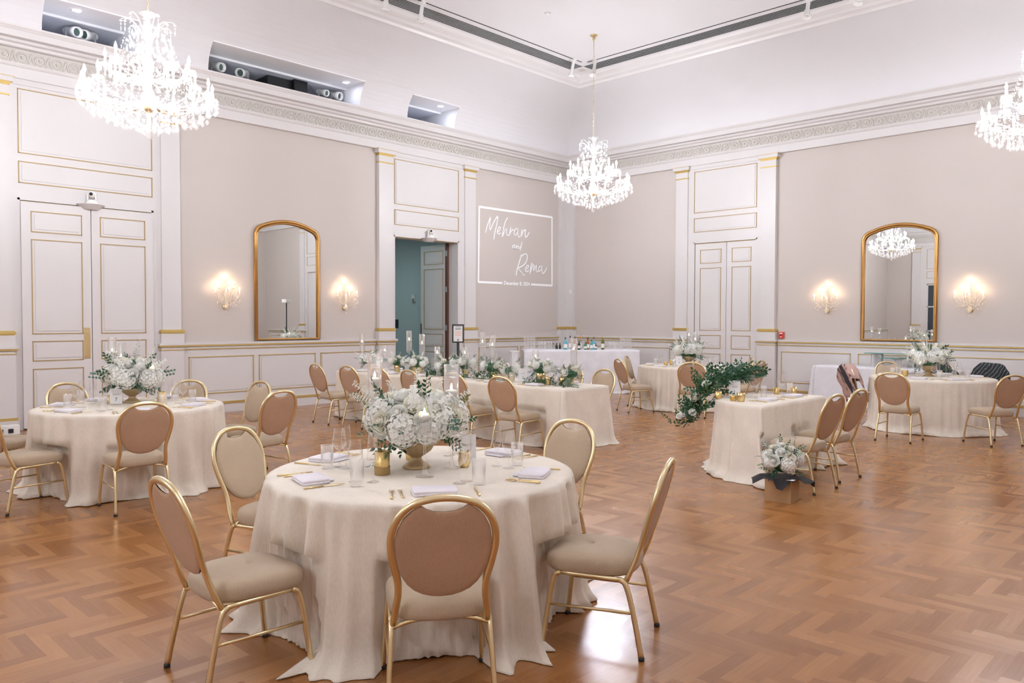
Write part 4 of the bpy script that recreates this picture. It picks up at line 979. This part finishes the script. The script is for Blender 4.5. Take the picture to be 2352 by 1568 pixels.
card(8.70, -7.52, '1', 'white upright card reading table 1 before the green garland', fc(8.7, -7.5), .12, .18)
# votives
def votive(x, y, lab, r=.034, h=.075, style=0, flame=True):
    t = thing('votive_holder', lab, 'candle holder', (x, y, ZT), 0, 'gold votive holders')
    if style == 1: ribbed_cup(t, r, h, 14, BRASS, 'gold_cup')
    elif style == 2: MB().lathe([(.001, 0), (r * .8, 0), (r * 1.1, h * .35), (r * .95, h * .8), (r * 1.0, h), (r * .9, h), (r * .85, h * .3), (.001, .01)], 18).obj('gold_cup', HAMMER, t)
    else: MB().lathe([(.001, 0), (r * .85, 0), (r * .9, .003), (r, h), (r * .93, h), (r * .8, .012), (.001, .01)], 20).obj('gold_cup', HAMMER, t)
    MB().lathe([(.001, .012), (r * .6, .012), (r * .6, h * .5), (.001, h * .5)], 12).obj('candle', CANDLEW, t)
    if flame: MB().lathe([(.001, 0), (.005, .006), (.001, .02)], 6, (0, 0, h * .5)).obj('flame', LED, t)
votive(9.40, -12.71, 'tall hammered gold tumbler with a lattice foot left of the nearest urn', .042, .125, 0)
MB().lathe([(.0415, .0), (.043, .045)], 24).obj('lattice_band', GOLDD, bpy.data.objects['votive_holder'])
votive(9.56, -12.26, 'small glowing gold votive before the card numbered 5', .033, .085, 2)
votive(9.16, -12.32, 'gold votive hidden behind the foot of the nearest urn', .036, .08, 0)
votive(4.62, -12.47, 'small gold votive left of the card numbered 7'); votive(4.95, -12.1, 'tall gold votive right of the urn on the left round table', .04, .11, 0)
votive(4.95, -2.85, 'gold votive left of the card numbered 6', .038, .10, 2); votive(4.90, -2.97, 'low gold votive in front of another votive on the far round table', .036, .06, 2); votive(5.33, -2.62, 'ribbed gold votive right of the bouquet on the far round table', .038, .10, 1)
votive(8.95, -2.76, 'gold votive left of the urn before the right mirror', .045, .09, 2)
votive(8.64, -7.76, 'square-shouldered gold votive left of the card numbered 1', .038, .075, 0); votive(8.87, -7.86, 'low round gold votive right of the card numbered 1', .036, .055, 2); votive(8.96, -7.87, 'tall gold ribbed tumbler right of the card numbered 1', .044, .09, 1)
votive(8.86, -6.85, 'gold votive at the far end of the half-round table', .034, .075, 0); votive(9.0, -6.72, 'brown gold votive farthest along the half-round table', .036, .08, 0)
votive(6.22, -7.74, 'ribbed gold votive right of the tall gold cup on the long table', .042, .10, 1); votive(6.42, -7.70, 'gold votive among the leaves at the right end of the long table', .036, .10, 1)
votive(5.2, -7.7, 'gold votive low among leaves left of the card numbered 2', .034, .075, 1); votive(3.7, -7.8, 'gold votive between arrangements right of the ribbed gold bowl', .034, .06, 2); votive(2.75, -7.8, 'gold votive between the first two arrangements of the long table', .034, .06, 2)
# floating-candle vases
def candle_vase(x, y, fz, lab, r=.042, H=None, z0=ZT):
    """fz: flame height above floor"""
    t = thing('floating_candle_vase', lab, 'candle vase', (x, y, z0), 0, 'tall glass vases with floating candles'); f_ = fz - z0
    cb = max(.12, f_ - .20 if f_ > .4 else f_ - .12); top = f_ + (.14 if f_ > .4 else .09)
    MB().lathe([(.001, 0), (.05, 0), (.05, .004), (.018, .018), (.008, .05), (.007, cb - .05), (.012, cb - .02), (r * .9, cb), (r, cb + .012), (r, top), (r - .0025, top), (r - .0025, cb + .015), (.001, cb + .012)], 24).obj('glass_cylinder', GLASS, t)
    MB().lathe([(.001, cb + .014), (r - .003, cb + .014), (r - .003, f_ - .03), (.001, f_ - .03)], 20).obj('water', WATERG, t)
    MB().lathe([(.001, -.03), (.026, -.028), (r - .007, -.014), (r - .008, -.008), (.02, -.004), (.001, -.004)], 18, (0, 0, f_)).obj('floating_candle', CANDLEW, t)
    MB().lathe([(.001, -.004), (.007, .004), (.0065, .014), (.001, .032)], 8, (0, 0, f_)).obj('flame', LED, t)
for x, y, fz, lab in ((8.99, -12.46, 1.255, 'tallest candle vase on the nearest round table, left of the bouquet'), (9.53, -12.33, 1.21, 'middle-height candle vase behind the right side of the nearest bouquet'), (9.61, -12.59, 1.10, 'shortest candle vase, in front of the nearest bouquet'),
    (4.45, -12.38, 1.27, 'tallest candle vase on the left round table'), (4.55, -12.33, 1.22, 'middle-height candle vase on the left round table'), (4.93, -12.17, 1.11, 'shortest candle vase, right of the bouquet on the left round table'),
    (5.25, -2.75, 1.32, 'tallest candle vase on the far round table'), (5.32, -2.65, 1.24, 'middle-height candle vase on the far round table'), (4.96, -2.7, 1.09, 'shortest candle vase, left of the bouquet on the far round table'),
    (9.02, -2.62, 1.14, 'tallest candle vase, left of the bouquet before the right mirror'), (9.45, -2.55, 1.09, 'candle vase right of the bouquet before the right mirror'), (9.15, -2.75, .97, 'shortest candle vase, before the bouquet near the right mirror'),
    (1.98, -7.62, 1.22, 'first candle vase from the left on the long table'), (2.58, -7.60, 1.09, 'second candle vase from the left on the long table'), (3.18, -7.58, 1.28, 'third and tallest-looking candle vase from the left on the long table'), (3.46, -7.55, 1.23, 'fourth candle vase from the left, before the open door, on the long table'), (3.90, -7.62, 1.10, 'fifth candle vase from the left on the long table'), (4.49, -7.60, 1.11, 'sixth candle vase from the left, right of the black framed sign'), (4.88, -7.62, 1.28, 'seventh candle vase from the left on the long table'), (5.08, -7.62, 1.24, 'eighth candle vase from the left on the long table'), (5.80, -7.52, 1.10, 'ninth candle vase from the left, behind the round hydrangeas'), (6.46, -7.52, 1.22, 'last candle vase at the right end of the long table, before the bar')):
    candle_vase(x, y, fz, lab)
# ---------------- projected lettering, its light painted as white shapes ----------------
PZ = 7.465
def wallpt(u, v, off=.004):
    x = 1090 + u / PZ; y = 460 + v / PZ; d = FW + RT * ((x - 1176) / 1786.2) - UP * ((y - 784) / 1786.2); k = (off - CAM.x) / d.x; q = CAM + d * k; return (q.x, q.y, q.z)
STROKES = [[(188, 558), (225, 420), (275, 292), (262, 400), (270, 508), (330, 380), (398, 275), (385, 400), (350, 550), (333, 672)],
 [(395, 545), (440, 505), (440, 462), (410, 470), (390, 540), (412, 578), (455, 555)], [(572, 292), (530, 370), (495, 500), (480, 630), (505, 560), (530, 500), (552, 490), (545, 555), (560, 600), (592, 590)],
 [(626, 460), (612, 530), (604, 604), (620, 545), (650, 505), (672, 512)], [(748, 492), (702, 500), (680, 560), (700, 600), (735, 550), (757, 490), (742, 570), (762, 632), (790, 612)],
 [(816, 500), (805, 570), (797, 632), (832, 540), (872, 502), (868, 570), (878, 632), (905, 612), (940, 545)],
 [(690, 765), (656, 780), (655, 815), (680, 800), (693, 765), (690, 812), (705, 825)], [(718, 770), (712, 825), (735, 780), (747, 786), (743, 822), (757, 822)], [(792, 788), (764, 800), (762, 825), (785, 812), (802, 760), (820, 706), (800, 790), (782, 868)],
 [(806, 925), (770, 1060), (735, 1180), (716, 1294)], [(790, 975), (848, 925), (890, 925), (905, 980), (880, 1070), (820, 1130), (752, 1165), (800, 1230), (830, 1280), (866, 1282)],
 [(880, 1180), (920, 1150), (925, 1115), (895, 1125), (873, 1190), (895, 1225), (930, 1202)], [(986, 1070), (965, 1150), (950, 1270), (975, 1180), (1005, 1112), (1022, 1118), (1008, 1205), (1045, 1130), (1066, 1116), (1056, 1180), (1066, 1224), (1092, 1214)],
 [(1150, 1130), (1113, 1142), (1096, 1190), (1110, 1220), (1145, 1180), (1167, 1130), (1155, 1200), (1174, 1255), (1210, 1218), (1243, 1152)]]
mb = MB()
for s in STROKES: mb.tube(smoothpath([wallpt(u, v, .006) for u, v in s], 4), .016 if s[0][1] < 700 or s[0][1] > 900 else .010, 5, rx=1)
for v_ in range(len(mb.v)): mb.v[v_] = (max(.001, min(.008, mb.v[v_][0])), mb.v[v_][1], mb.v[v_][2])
pj = mb.obj('painted_light_lettering', PROJPAINT); tag(pj, 'projected light painted as white writing with two names and a date on the beige wall', 'painted projection')
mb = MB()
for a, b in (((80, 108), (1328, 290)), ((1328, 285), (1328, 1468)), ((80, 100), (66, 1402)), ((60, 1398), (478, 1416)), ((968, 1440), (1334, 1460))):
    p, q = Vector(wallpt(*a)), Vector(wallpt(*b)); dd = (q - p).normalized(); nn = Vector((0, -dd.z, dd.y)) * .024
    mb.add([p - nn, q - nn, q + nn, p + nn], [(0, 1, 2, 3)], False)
mb.obj('painted_light_border', PROJPAINT, pj)
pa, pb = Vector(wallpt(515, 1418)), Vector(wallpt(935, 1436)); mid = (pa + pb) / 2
d8 = txt('December 8, 2024', .118, pj, (.004, mid.y, mid.z), (pi / 2, 0, pi / 2), PROJPAINT, 'painted_light_date', off=.0035)
# ---------------- bar ----------------
def barpt(px, ly, z=.952): lx = (px - 1205) / 265 * 2.51 - 1.255; x, y = rot2(BARO, BARA, lx, ly); return (x, y, z)
BG = {'clear': glass('bottle_clear', (.92, .95, .95), .6, .08), 'blue': mat('blue_bottle_glass', (.10, .42, .55), .12), 'amber': mat('amber_spirit', (.36, .13, .03), .12), 'green': mat('green_bottle_glass', (.02, .22, .12), .12), 'dark': mat('dark_bottle_glass', (.02, .025, .02), .12), 'olive': mat('olive_bottle_glass', (.12, .13, .02), .12), 'teal': mat('teal_bottle_glass', (.10, .35, .36), .15)}
def bottle(px, ly, kind, h, r, lab, lbl=True, spout=True, capm=INK):
    t = thing('liquor_bottle', lab, 'bottle', barpt(px, ly), BARA, 'bottles on the bar')
    MB().lathe([(.001, 0), (r * .95, 0), (r, .006), (r, h * .56), (r * .9, h * .62), (r * .38, h * .74), (r * .34, h * .95), (.001, h * .95)], 14).obj('bottle_body', BG[kind], t)
    MB().lathe([(r * .4, h * .88), (r * .42, h), (.001, h)], 10).obj('bottle_cap', capm, t)
    if lbl: MB().lathe([(r * 1.02, h * .14), (r * 1.02, h * .46)], 14).obj('bottle_label', PAPER, t)
    if spout: MB().tube([(0, 0, h), (0, 0, h + .025), (.012, 0, h + .06)], .004, 5).obj('pour_spout', GREY, t)
for a in ((1300, -.30, 'blue', .26, .040, 'blue bottle with a pour spout, leftmost of the tall bottles on the bar'), (1312, -.22, 'clear', .29, .036, 'clear tall bottle second from left on the bar'), (1322, -.31, 'amber', .27, .042, 'amber whiskey bottle with a white label, left on the bar'), (1331, -.33, 'dark', .19, .032, 'short dark bottle with a round white label on the bar'), (1337, -.22, 'clear', .29, .036, 'clear bottle with an orange cap on the bar'), (1346, -.31, 'green', .16, .036, 'short green bottle left of the second amber bottle on the bar'), (1352, -.27, 'amber', .25, .038, 'amber whiskey bottle right of the short green bottle on the bar'), (1360, -.31, 'teal', .21, .030, 'slim teal bottle on the bar'), (1366, -.24, 'blue', .26, .036, 'pale blue bottle with a dark cap on the bar'), (1371, -.2, 'dark', .14, .034, 'short dark bottle, rightmost of the bottle cluster on the bar')):
    bottle(*a, spout=a[3] > .24, capm=mat('orange_cap', (.8, .25, .03), .4) if 'orange' in a[5] else INK)
bottle(1386, -.30, 'olive', .28, .038, 'olive green wine bottle standing apart on the right of the bar', spout=False, capm=mat('gold_foil', (.45, .4, .12), .4))
for k, (px, ly) in enumerate(((1262, .05), (1269, .1), (1276, .02), (1284, .0), (1292, .04))):
    t = thing('small_bottle', 'small short bottle %s at the back left of the bar' % ('with a black cap', 'with a teal cap', 'with a clear cap', 'with dark content', 'beside the blue bottle')[k], 'bottle', barpt(px, ly), 0, 'small bottles at the back of the bar')
    MB().lathe([(.001, 0), (.025, 0), (.025, .07), (.010, .10), (.010, .12), (.001, .12)], 12).obj('bottle_body', BG['clear' if k < 3 else 'dark'], t); MB().lathe([(.012, .10), (.012, .13), (.001, .13)], 8).obj('bottle_cap', DARK, t)
cupm = mk(MB().lathe([(.036, 0), (.030, .085), (.001, .087)], 12), 'upturned_glass', GLASS)
for (x0, x1, ly0, layers, nx, ny, where) in ((1208, 1236, .12, 3, 4, 2, 'in the tall stack at the left of the bar'), (1240, 1272, -.05, 2, 5, 2, 'in the low stack left of the bottles'), (1436, 1463, .12, 3, 4, 2, 'in the tall stack at the right of the bar'), (1402, 1436, -.05, 2, 5, 2, 'in the low stack right of the wine bottle')):
    for l in range(layers):
        for i in range(nx):
            for j in range(ny):
                q = barpt(lerp(x0, x1, (i + .5) / nx), ly0 + j * .078, .952 + l * .0885); o = inst('upturned_glass', cupm, None, q); tag(o, 'upturned clear glass ' + where, 'glass', 'upturned glasses ' + where)
t = thing('linen_bin', 'slim white cloth-covered bin standing at the left end of the bar', 'bin', (1.30, -3.25, 0))
mb = MB(); n_ = 36; vs = []
for z, r_ in ((0, .13), (.3, .12), (.88, .105), (.915, .11)):
    for k in range(n_): q = r_ * (1 + .05 * sin(9 * 2 * pi * k / n_)); vs.append((q * cos(2 * pi * k / n_), q * sin(2 * pi * k / n_), z))
mb.add(vs, [(i * n_ + k, i * n_ + (k + 1) % n_, (i + 1) * n_ + (k + 1) % n_, (i + 1) * n_ + k) for i in range(3) for k in range(n_)]); mb.obj('cloth_cover', WLINEN, t); MB().lathe([(.11, .90), (.115, .915), (.11, .93), (.001, .925)], 24).obj('lid', OFFW, t)
# ---------------- buffet risers ----------------
def riser(x, y, h, lab, r=.10):
    t = thing('corrugated_riser', lab, 'riser', (x, y, .762), 0); mb = MB(); n = 24; vs = []
    for z in (0, h):
        for k in range(n * 2): q = r * (1 if k % 2 else .9); a = pi * k / n; vs.append((q * cos(a), q * sin(a), z))
    N_ = n * 2; mb.add(vs, [(k, (k + 1) % N_, N_ + (k + 1) % N_, N_ + k) for k in range(N_)] + [tuple(range(N_, 2 * N_))], False); mb.obj('riser_body', RISER, t)
RISER = mat('brushed_aluminium', (.72, .73, .75), .3, metal=.8)
riser(7.74, -.38, .235, 'tall ribbed silver riser at the left under the glass shelves', .10); riser(8.10, -.45, .155, 'short ribbed silver riser in the middle under the lower glass shelf', .08); riser(8.42, -.36, .235, 'tall ribbed silver riser at the right under the upper glass shelf', .09)
GEDGE = mat('green_glass_edge', (.03, .28, .27), .15)
o = MB().box(7.56, -.55, .998, 8.62, -.28, 1.008).obj('glass_shelf', GEDGE); tag(o, 'upper green-edged glass shelf resting on the tall ribbed risers', 'glass shelf')
o = MB().box(7.84, -.58, .919, 8.32, -.30, .928).obj('glass_shelf', GEDGE); tag(o, 'lower green-edged glass shelf resting on the short ribbed riser', 'glass shelf')
# ---------------- flower box on the floor ----------------
t = thing('flower_box', 'cardboard box with dark paper and a white bouquet on the floor by the half-round table', 'flower box', (9.74, -8.59, 0), R(6))
mb = MB(); mb.box(-.115, -.115, 0, .115, -.108, .195); mb.box(-.115, .108, 0, .115, .115, .195); mb.box(-.115, -.108, 0, -.108, .108, .195); mb.box(.108, -.108, 0, .115, .108, .195); mb.box(-.108, -.108, 0, .108, .108, .006); mb.obj('cardboard_box', KRAFT, t)
rnd = random.Random(4); vs = [(0, 0, .17)]; N_ = 40
for ring, (r_, z) in enumerate(((.10, .20), (.16, .215), (.21, .20))):
    for k in range(N_):
        a = 2 * pi * k / N_; w = 1 + .28 * sin(4 * a + .6) * (ring / 2) + rnd.uniform(-.05, .05); vs.append((r_ * w * cos(a), r_ * w * sin(a), z + rnd.uniform(-.012, .012) * ring - (.05 * max(0, sin(4 * a)) if ring == 2 else 0)))
fs = [(0, 1 + k, 1 + (k + 1) % N_) for k in range(N_)] + [(1 + i * N_ + k, 1 + (i + 1) * N_ + k, 1 + (i + 1) * N_ + (k + 1) % N_, 1 + i * N_ + (k + 1) % N_) for i in range(2) for k in range(N_)]
MB().add(vs, fs).obj('dark_wrapping_paper', mat('black_tissue', (.018, .014, .016), .7), t)
MB().box(.08, -.16, .212, .15, -.10, .214).obj('note_card', PAPER, t)
blooms(t, (0, 0, .34), .165, .155, 6, 14, 10, 3, 5, 3, 21, .78, rs=1.0)
# ---------------- shawl and coats on chairs ----------------
def drape(name, label, cat, key, wid, front, back, m_, seed, puff=.012, zadd=.0):
    x, y, a = chairs[key]; t = MB(); rnd = random.Random(seed); nu, nv = 16, 26; vs = []
    for j in range(nv + 1):
        s = -back + (front + back) * j / nv
        for i in range(nu + 1):
            u = i / nu * 2 - 1; edge = .05 * u * u; zt = .925 + zadd - .16 * abs(u) ** 2.5; ww = wid * (1 + .15 * sin(j * .5 + seed) + (.2 * min(1, abs(s) / .3)))
            L_ = abs(s); fold = puff * (sin(u * 9 + seed + j * .15) + .6 * sin(u * 17 + j * .3))
            if s < 0: yy = -.355 - .03 * min(1, L_ * 8) - .06 * L_ * 0 + fold - .02; z = zt - max(0, L_ - .03) - edge; yy = hoop_y(z) - .035 - abs(fold)
            else: z = zt - max(0, L_ - .03) - edge; yy = hoop_y(max(z, .45)) + .045 + abs(fold)
            if L_ < .03: yy = hoop_y(.91) + (s / .03) * .04
            vs.append((u * ww + .02 * sin(j * .7 + seed), yy, z - .02 * sin(u * 5 + seed)))
    fs = [(j * (nu + 1) + i, j * (nu + 1) + i + 1, (j + 1) * (nu + 1) + i + 1, (j + 1) * (nu + 1) + i) for j in range(nv) for i in range(nu)]
    t.add(vs, fs); o = t.obj(name, m_, loc=(x, y, 0)); o.rotation_euler = (0, 0, a); md = o.modifiers.new('thick', 'SOLIDIFY'); md.thickness = .006
    tag(o, label, cat); return o
def patch_mat(name, cols, scale, rough=.85):
    m, nt, b = nodes(name); N = nt.nodes; L = nt.links; tc = N.new('ShaderNodeTexCoord'); n = N.new('ShaderNodeTexWave'); n.inputs['Scale'].default_value = scale; n.inputs['Distortion'].default_value = 3.5; n.bands_direction = 'DIAGONAL'; n.inputs['Detail Scale'].default_value = .8
    L.new(tc.outputs['Object'], n.inputs['Vector']); cr = N.new('ShaderNodeValToRGB'); cr.color_ramp.interpolation = 'CONSTANT'; L.new(n.outputs['Fac'], cr.inputs[0]); e = cr.color_ramp.elements
    for i, (p, c) in enumerate(cols):
        el = e[i] if i < 2 else e.new(p); el.position = p; el.color = (*c, 1)
    L.new(cr.outputs[0], b.inputs['Base Color']); b.inputs['Roughness'].default_value = rough; return m
drape('shawl', 'pink, grey and black wool shawl hung over the chair left of the right round table', 'shawl', '8d', .25, .30, .55, patch_mat('shawl_wool', [(0, (.55, .36, .32)), (.42, (.16, .13, .13)), (.62, (.58, .42, .37)), (.88, (.06, .05, .06))], .9), 2, puff=.045, zadd=.02)
drape('jacket', 'plain black jacket hung on a chair behind the right round table flowers', 'jacket', '8e', .23, .2, .45, mat('black_cloth', (.02, .022, .025), .7, noise=.5, nscale=25), 5)
drape('coat', 'black coat with white line pattern hung on the chair at the back right', 'coat', '8f', .27, .3, .42, patch_mat('patterned_black', [(0, (.015, .017, .02)), (.8, (.02, .025, .03)), (.9, (.45, .5, .52)), (.95, (.02, .02, .025))], 9), 8, .02, .03)
# ---------------- sign stand, alarm, cameras, small devices ----------------
t = thing('sign_stand', 'black pole stand with a small framed notice beside the open doorway', 'sign stand', (1.44, -4.98, 0), fc(1.44, -4.98))
MB().lathe([(.001, 0), (.16, 0), (.16, .012), (.03, .03), (.03, .04), (.001, .04)], 20).obj('base', DARK, t)
MB().tube([(0, 0, .04), (0, 0, 1.14)], .028, 10).obj('pole', DARK, t)
mb = MB(); mb.box(-.115, -.012, 1.14, .115, .012, 1.165); mb.box(-.115, -.012, 1.475, .115, .012, 1.50); mb.box(-.115, -.012, 1.165, -.09, .012, 1.475); mb.box(.09, -.012, 1.165, .115, .012, 1.475); mb.obj('frame', DARK, t)
sg = MB().box(-.092, -.004, 1.163, .092, .004, 1.477).obj('notice', PAPER, t)
mb = MB()
for z, w in ((1.445, .05), (1.41, .06), (1.395, .05)): mb.box(-w, -.006, z, w, -.004, z + .014)
mb.obj('heading_lines', GREY, sg)
mb = MB()
for z in (1.35, 1.325, 1.30, 1.275): mb.box(-.06, -.006, z, .06, -.004, z + .01)
mb.obj('text_lines', mat('orange_print', (.75, .45, .32), .7), sg)
MB().lathe([(.02, 0), (.02, .002), (.001, .002)], 12).xf(Matrix.Rotation(pi / 2, 4, 'X')).obj('round_mark', GREY, sg, loc=(0, -.005, 1.20))
t = thing('fire_alarm', 'red fire alarm pull station on the beige wall beside the white pilaster', 'fire alarm', (5.75, 0, 1.295))
MB().box(-.05, -.05, -.065, .05, 0, .065).obj('housing', RED, t, bevel=.004); MB().box(-.028, -.056, -.012, .028, -.05, .012).obj('pull_bar', mat('dark_red', (.12, .01, .01), .5), t); MB().box(-.03, -.053, .025, .03, -.05, .045).obj('label_strip', PAPER, t); MB().box(-.01, -.058, -.045, .01, -.05, -.02).obj('arrow_mark', PAPER, t)
o = MB().box(-.03, -.02, -.045, .03, 0, .045).obj('wall_switch', OFFW, loc=(.24, -.09, 2.30), bevel=.003); tag(o, 'small white wall switch on the corner pilaster right of the projected writing', 'switch')
t = thing('power_box', 'small white outlet box with black sockets at the foot of the left pilaster', 'outlet box', (.42, -12.40, 0), R(90))
MB().box(-.16, -.08, 0, .16, .06, .13).obj('housing', OFFW, t, bevel=.006)
for s_ in (-.07, .05): MB().box(s_ - .03, -.09, .03, s_ + .03, -.078, .085).obj('socket', DARK, t)
def ptz(y, lab1, lab2, zs_=3.30):
    mb = MB(); n = 18; vs = []
    for z in (0, .075):
        for k in range(n + 1): a = -pi / 2 + pi * k / n; q_ = .55 + .45 * z / .075; vs.append((.19 * q_ * cos(a), .20 * q_ * sin(a), z))
    k_ = n + 1; mb.add(vs, [tuple(range(k_))[::-1], tuple(range(k_, 2 * k_))] + [(i, (i + 1) % k_, k_ + (i + 1) % k_, k_ + i) for i in range(k_)], False)
    o = mb.obj('camera_shelf', WHITE, loc=(.05, y, zs_ - .075)); tag(o, lab1, 'shelf')
    t = thing('security_camera', lab2, 'camera', (.14, y, zs_), R(60)); MB().lathe([(.001, 0), (.085, 0), (.09, .012), (.075, .05), (.05, .07), (.001, .07)], 20).obj('base', OFFW, t)
    MB().box(-.065, -.03, .05, -.045, .03, .16).obj('yoke_arm', OFFW, t, bevel=.004); MB().box(.045, -.03, .05, .065, .03, .16).obj('yoke_arm', OFFW, t, bevel=.004)
    h = MB().sphere((0, 0, .15), .052, 14, 10).obj('camera_head', OFFW, t); MB().lathe([(.022, 0), (.024, .02), (.001, .02)], 14).xf(Matrix.Translation((0, -.045, .15)) @ Matrix.Rotation(pi / 2, 4, 'X')).obj('lens', DARK, h)
    MB().sphere((.02, -.08, .035), .012, 8, 6).obj('status_light', LED, t)
ptz(-11.17, 'white half-round shelf over the closed double door on the left', 'white pan-tilt camera on the shelf over the left double door')
ptz(-4.58, 'white half-round shelf over the open corridor doorway', 'white pan-tilt camera on the shelf over the open corridor doorway')
# ceiling fittings
def track_spot(x, y, lab, tilt):
    t = thing('track_spotlight', lab, 'spotlight', (x, y, 6.75), tilt, 'white spotlights on the ceiling tracks')
    MB().box(-.03, -.05, -.05, .03, .05, 0).obj('track_adapter', OFFW, t); b = MB(); b.lathe([(.03, .0), (.032, .16), (.045, .17), (.045, .26), (.075, .30), (.07, .30), (.04, .25), (.001, .25)], 14); b.xf(Matrix.Translation((0, 0, -.04)) @ Matrix.Rotation(pi - .25, 4, 'X'))
    b.obj('lamp_housing', OFFW, t)
for x, y, l, a in ((2.87, -3.20, 'white track spotlight left of the ceiling corner', R(-90)), (3.15, -2.87, 'white track spotlight right of the ceiling corner, by the chandelier chain', 0), (2.87, -7.05, 'white track spotlight at the top edge, second from the left', R(-90)), (2.87, -7.75, 'white track spotlight cut off at the top edge, first from the left', R(-90)), (7.45, -2.87, 'white track spotlight over the right part of the ceiling', 0), (8.25, -2.87, 'white track spotlight cut off at the top edge, farthest right', 0)): track_spot(x, y, l, a)
for x, y, z, l in ((4.02, -5.29, 6.75, 'small white smoke detector on the flat ceiling near the chandelier mount'),):
    o = MB().lathe([(.001, -.03), (.04, -.028), (.055, 0), (.001, 0)], 14).obj('smoke_detector', OFFW, loc=(x, y, z)); tag(o, l, 'smoke detector')
for x, y, l in ((.32, -11.40, 'round downlight in the leftmost ceiling niche, behind the big chandelier'), (.25, -6.75, 'round downlight in the middle ceiling niche'), (.3, -4.45, 'round downlight in the small ceiling niche')):
    o = thing('niche_downlight', l, 'downlight', (x, y, ZN)); MB().lathe([(.09, -.002), (.075, -.012), (.06, -.004)], 20).obj('trim_ring', OFFW, o); MB().lathe([(.06, -.004), (.001, -.004)], 16).obj('lens', mat('downlight_lens', (.8, .82, .9), .4, emis=(.75, .8, 1), estr=28.0 if y == -6.75 else 55.0), o)
def theatre_light(y, s, lab, a, m_=OFFW, lens=True):
    t = thing('theatre_spotlight', lab, 'stage light', (-.26, y, 5.62), a); z0 = .31
    b = MB(); b.lathe([(.001, -.17), (.05, -.16), (.065, -.10), (.065, .06), (.08, .08), (.08, .17), (.068, .17), (.06, .10), (.001, .09)], 16); b.xf(Matrix.Translation((0, 0, z0)) @ Matrix.Rotation(pi / 2 + .25, 4, 'X') @ Matrix.Scale(s, 4)); bd = b.obj('lamp_body', m_, t)
    MB().box(-.10, -.012, .0, -.085, .012, z0 + .02).obj('yoke', GREY, t); MB().box(.085, -.012, .0, .10, .012, z0 + .02).obj('yoke', GREY, t); MB().box(-.1, -.012, 0, .1, .012, .02).obj('yoke', GREY, t)
    b = MB().lathe([(.055, 0), (.001, 0)], 14); b.xf(Matrix.Translation((0, 0, z0)) @ Matrix.Rotation(pi / 2 + .25, 4, 'X') @ Matrix.Translation((0, 0, .12)) @ Matrix.Scale(s, 4)); b.obj('lens', mat('dark_lens', (.06, .10, .09), .1), t)
for y, l in ((-11.3, 'white stage light in the left ceiling niche, aimed away'), (-11.05, 'white stage light with a dark lens in the left ceiling niche'), (-9.05, 'first white stage light in the long ceiling niche'), (-8.55, 'white stage light with a dark lens, second in the long niche'), (-6.95, 'small white stage light right of the black projector case in the long niche'), (-6.68, 'rightmost white stage light in the long ceiling niche')):
    theatre_light(y, 1.0 if 'small' not in l else .8, l, R(40) if 'lens' in l else R(105))
t = thing('black_projector', 'black projector box with a square lens hood in the middle of the long ceiling niche', 'projector', (-.55, -7.65, 5.62), 0)
MB().box(-.22, -.40, 0, .24, .42, .41).obj('housing', DARK, t, bevel=.01); MB().box(.22, .08, .12, .34, .36, .42).obj('lens_hood', mat('black_rubber', (.006, .007, .009), .35), t, bevel=.01)
# light stand seen in the left mirror
t = thing('light_stand', 'black tripod stand with a white projector head, seen reflected in the left mirror', 'light stand', (11.5, -1.3, 0), R(60))
MB().tube([(0, 0, .3), (0, 0, 2.15)], .02, 8).obj('pole', DARK, t); MB().box(-.16, -.09, 2.15, .16, .09, 2.27).obj('lamp_head', OFFW, t, bevel=.01)
for k in range(3): a = 2 * pi * k / 3; MB().tube([(0, 0, .5), (.45 * cos(a), .45 * sin(a), .012)], .012, 6).obj('leg', DARK, t)
# corridor ceiling light
o = MB().box(-.3, -.3, -.03, .3, .3, 0).obj('corridor_light', mat('corridor_panel', (.9, .95, .95), .5, emis=(.70, .93, .95), estr=16.0), loc=(-2.6, -5.2, 3.62)); tag(o, 'square ceiling light inside the teal corridor', 'ceiling light')
